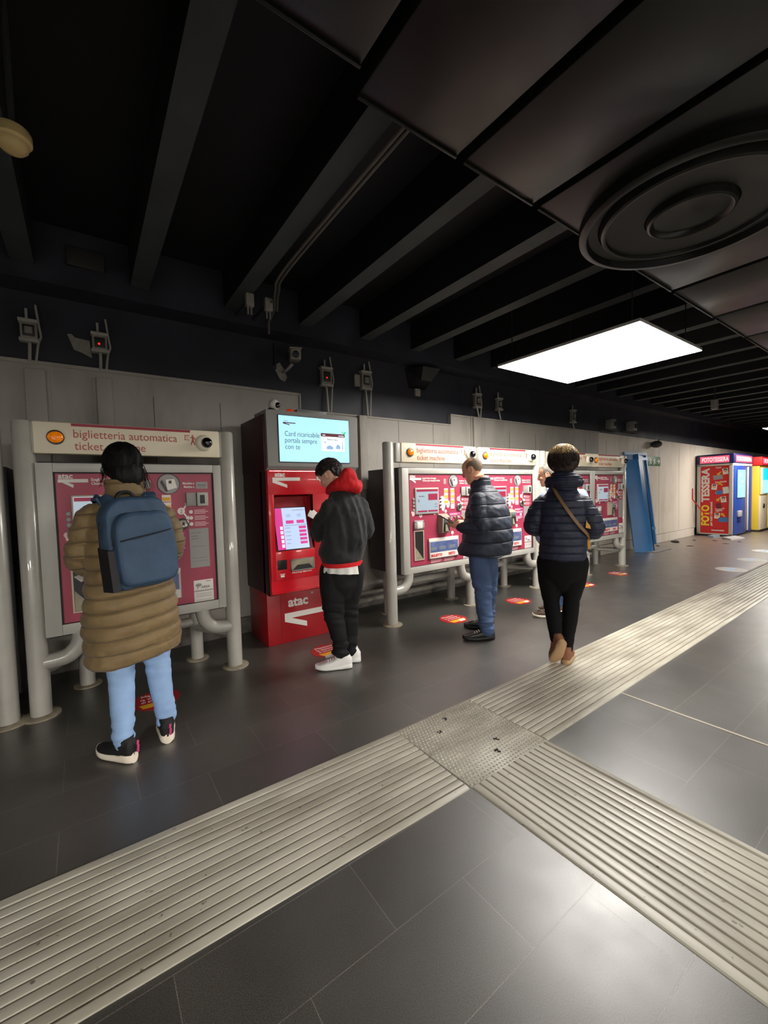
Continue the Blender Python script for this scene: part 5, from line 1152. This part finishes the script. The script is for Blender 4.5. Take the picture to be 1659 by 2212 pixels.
shoe(p, an[0], math.radians(57-14), .30, .104, .036, .10, C_leath, C_solebl, extra=lace)
shoe(p, an[1], math.radians(44-14), .30, .104, .036, .10, C_leath, C_solebl, extra=lace)
hb = hair_blob(hf, 1.0, (.0785,.101,.088), (0,-.007,.031), lambda d: (d.y > .42 - .45*max(0,d.z)) or (d.z > .93 and d.y > -.2) or (d.z < -.12 and d.y > -.3), .0012, 60)
me = voxel(hb, .0045, 1); link(me, 'hair', C_hairgr, p.root, 180)
t = thing('mobile_phone', 'black phone in the hand of the balding person', 'phone', p.root.location, p.root.rotation_euler.z)
q = wr[0]+J((-.105,-.005,.075)); dv = J((-.85,.1,.50)).normalized(); Xp = M.Translation(q) @ dv.to_track_quat('Y','Z').to_matrix().to_4x4(); MB().rbox((-.036,-.075,-.004),(.036,.075,.004),.004,X=Xp).build('case', C_phone, t); MB().rbox((-.032,-.07,.0038),(.032,.07,.0046),.0004,X=Xp).build('display', M_ball, t)

# ---------------------------------------------------------------- 4: man in profile behind the walking woman
p = Person('grey-haired person in profile, half hidden behind the walking woman', (4.08,2.65), 57.0, 4)
J, W = p.J, p.W
hf = head_frame(J((.004,.02,1.535)), .50, .22); nk = J((.07,.01,1.37))
sh = [J((-.01,-.13,1.285)), J((.325,.10,1.305))]; el = [J((-.06,-.17,1.02)), J((.38,.14,1.02))]; wr = [J((-.085,-.06,.84)), J((.24,.26,.90))]
hips = [J((.07,-.08,.80)), J((.10,.08,.80))]; kn = [J((.075,-.08,.44)), J((.12,.06,.44))]; an = [W(4.052,2.575,.09), W(4.235,2.640,.09)]
c0 = J((.13,0,0)); torso = [(.78,c0.x*.8,c0.y*.8,.16,.12),(1.0,c0.x,c0.y,.15,.12),(1.2,c0.x,c0.y,.16,.12),(1.31,c0.x*.9,c0.y*.9,.14,.08),(1.38,c0.x*.6,c0.y*.6,.07,.06)]
make_body(p, 'body', hf, .98, nk, sh, el, wr, [(J((.25,.75,-.6)),J((.3,.4,.5)),.7),(J((-.8,-.1,-.4)),J((.1,-.8,0)),.7)], hips, kn, an, torso, M_skin2)
b = MB(); c1 = J((.13,0,0))
pf = lambda z, x, uy: .010*(abs(math.sin(PI*(z-.80)/.12))**.45-.72) if z < 1.26 else 0
rings_loft(b, [(.84,c1.x*.8,c1.y*.8,.20,.17),(.95,c1.x*.9,c1.y*.9,.205,.175),(1.1,c1.x,c1.y,.215,.175),(1.2,c1.x*1.1,c1.y*1.1,.222,.165),(1.29,c1.x*1.1,c1.y*1.1,.215,.14),(1.35,c1.x*.95,c1.y*.95,.16,.11),(1.40,c1.x*.55,c1.y*.55,.095,.088)], .010, 48, pf)
for i in (0,1): limb(b, [sh[i], sh[i].lerp(el[i],.5), el[i], el[i].lerp(wr[i],.5), wr[i].lerp(el[i],.10)], [.085,.085,.078,.066,.05], .01, .007, .09)
garment(p, 'jacket', b, C_bluegrey, .008, fabric_noise(.008,(10,10,12),.004,(26,26,22),9), 2)
trousers(p, 'blue_jeans', hips, kn, an, (.15,.13), (.10,.092,.074,.07,.066,.064), C_jean2, .006, -.06, .012)
shoe(p, an[0], math.radians(31+4+10), .29, .10, .032, .085, C_brown2, C_sole, extra=lace); shoe(p, an[1], math.radians(31+4), .29, .10, .032, .085, C_brown2, C_sole, extra=lace)
hb = hair_blob(hf, .98, (.081,.105,.091), (0,-.010,.031), lambda d: (d.y > .62 and d.z < .75) or (d.y > .35 and d.z < .45) or (d.z < -.1 and d.y > -.25), .004, 40, 4)
me = voxel(hb, .005, 1); hair = link(me, 'hair', C_hairgy, p.root, 180)
sb = MB(); strands(sb, hf, .98, (.081,.105,.091), (0,-.010,.031), (0,-.3,.95), 420, .35, .4, .0009, 9, 1.005, lambda d: not ((d.y > .35 and d.z < .5) or d.z < -.2)); sb.build('hair_strand', C_hairgy, hair, 180)
b = MB()
for s in (-1,1): b.ell(hf @ V((s*.030,.0865,.011)), (.0055,.0055,.0045), 8)
b.build('eye', M_eye, p.root, 180)
b = MB()
for s in (-1,1): b.tube([hf @ V((s*.014,.091,.037)), hf @ V((s*.030,.0905,.041)), hf @ V((s*.047,.078,.036))], [.0018,.0026,.0015], 6)
b.build('eyebrow', C_hairgy, p.root, 180)

# ---------------------------------------------------------------- 5: walking woman
p = Person('person in a dark navy down jacket walking away with a tan strap across the back', (3.05,1.86), 58.6, 60)
p.root.location.z = .0078
J, W = p.J, p.W
hf = head_frame(J((.015,.04,1.575)), .0, .05); nk = J((.015,-.01,1.42))
sh = [V((-.130,-.0,1.272)), V((.140,.0,1.272))]; el = [V((-.212,.0,1.085)), V((.232,.0,1.065))]; wr = [V((-.10,.21,1.02)), V((.14,.22,1.0))]
hips = [V((-.085,0,.80)), V((.092,0,.80))]; kn = [J((-.082,.02,.47)), J((.068,.02,.50))]; an = [J((-.042,-.10,.20)), W(3.065,1.835,.09)]
torso = [(.78,0,0,.16,.12),(1.0,0,0,.13,.10),(1.22,.005,0,.14,.10),(1.34,.005,0,.13,.07),(1.40,.01,0,.065,.055)]
make_body(p, 'body', hf, .98, nk, sh, el, wr, [(V((.5,.8,.1)),V((.4,-.3,-.8)),.8),(V((-.6,.7,.0)),V((-.4,-.3,-.8)),.8)], hips, kn, an, torso, M_skin)
b = MB()
pf = lambda z, x, uy: .006*(abs(math.sin(PI*(z-.83)/.058))**.35-.8) if z < 1.33 else 0
rings_loft(b, [(.825,.005,0,.172,.145),(.87,.005,0,.178,.15),(.98,.008,0,.172,.14),(1.1,.008,0,.178,.14),(1.20,.006,-.005,.180,.138),(1.28,.006,-.01,.165,.125),(1.34,.006,-.008,.125,.105),(1.42,.01,0,.092,.085)], .009, 56, pf)
for i in (0,1): limb(b, [sh[i], sh[i].lerp(el[i],.5)+V(((-.012,.012)[i],-.015,0)), el[i], el[i].lerp(wr[i],.5), wr[i]], [.074,.078,.074,.060,.046], .008, .006, .060)
garment(p, 'down_jacket', b, C_navy2, .006, fabric_noise(.006,(10,10,12),.003,(30,30,26),12), 2)
b = MB()                                                          # hood hanging on the back
b.ell((.035,-.095,1.435), (.108,.065,.078), 16); b.ell((.02,-.07,1.475), (.098,.07,.050), 14); b.tube([(-.085,.02,1.41),(-.075,-.05,1.44),(.02,-.10,1.46),(.115,-.05,1.44),(.115,.03,1.41)], [.03,.042,.05,.042,.03], 16, step=.02)
def hq(c): return .010*(abs(math.sin(PI*(c.z-1.35)/.034))**.5-.7)+.005*NZ.noise(V((c.x*22,c.y*22,c.z*22)))
garment(p, 'hood', b, C_navy2, .006, hq, 2)
trousers(p, 'black_trousers', hips, kn, an, (.175,.145), (.108,.094,.062,.060,.052,.046), C_pants, .003, -.04, .006)
shoe(p, an[1], math.radians(-6), .27, .098, .030, .115, C_brown, C_soletan, extra=lace)
shoe(p, an[0], math.radians(28), .27, .098, .030, .115, C_brown, C_soletan, pitch=-.95, extra=lace)
r_ = (.110,.124,.114); c_ = (0,-.022,.036)
hb = hair_blob(hf, 1.0, r_, c_, lambda d: d.y > .5 and d.z < .4, .012, 22, 5)
hb.ell(hf @ V((.008,-.10,-.01)), (.092,.045,.082), 14, R=hf.to_3x3())
me = voxel(hb, .0052, 2); displace(me, lambda c: .006*NZ.noise(V((c.x*34,c.y*34,c.z*20)))+.003*NZ.noise(V((c.x*90,c.y*90,c.z*50)))); hair = link(me, 'hair', C_hairdk, p.root, 180)
sb = MB(); strands(sb, hf, 1.0, r_, c_, (0,.15,1), 1500, .5, .4, .0014, 21, 1.05, lambda d: d.z > .22); 
strands(sb, hf, 1.0, r_, c_, (0,.1,1), 300, .5, .4, .0011, 22, 1.03, lambda d: d.z > -.1 and abs(d.x) > .55)
sb.build('fair_strand', C_hairbl, hair, 180)
sb = MB(); strands(sb, hf, 1.0, (r_[0],r_[1]+.02,r_[2]), c_, (0,-.3,.9), 900, .8, .4, .0014, 23, 1.05, lambda d: d.y < .2 and d.z < .45); sb.build('dark_strand', C_hairdk, hair, 180)
# her shoulder bag
bg = thing('shoulder_bag', 'ochre shoulder bag on a tan strap worn by the walking woman', 'bag', p.root.location, p.root.rotation_euler.z)
def ribbon(pts, w_, h, name, m, par):
    P_, R_ = resample([V(q) for q in pts], [w_]*len(pts), .015); rings = []
    for i, c in enumerate(P_):
        tq = (P_[min(i+1,len(P_)-1)]-P_[max(i-1,0)]).normalized(); ou = V((c.x*.4,c.y,.0)).normalized() if c.z < 1.36 else V((0,c.y*2,.3)).normalized()
        sd = tq.cross(ou).normalized(); ou = sd.cross(tq).normalized()
        rings.append([tuple(c+sd*w_*a+ou*h*e) for a, e in ((-1,-1),(-1,1),(1,1),(1,-1))])
    b = MB(); b.loft(rings); return b.build(name, m, par, 60)
ribbon([(-.07,.10,1.36),(-.075,.03,1.435),(-.065,-.05,1.425),(-.030,-.125,1.345),(.05,-.162,1.215),(.125,-.150,1.105),(.178,-.085,1.035),(.200,-.0,.99)], .0115, .003, 'strap', C_strap, bg)
b = MB(); b.rbox((.150,.03,.90),(.205,.24,1.06),.02); b.build('pouch', C_ochre, bg)
b = MB(); b.loft([[(.168,-.10,1.085),(.20,-.09,1.075),(.20,-.07,1.16),(.178,-.085,1.165)],[(.178,-.05,1.085),(.215,-.05,1.075),(.21,-.05,1.15),(.188,-.055,1.16)]]); b.build('flap', C_ochre, bg, 0)
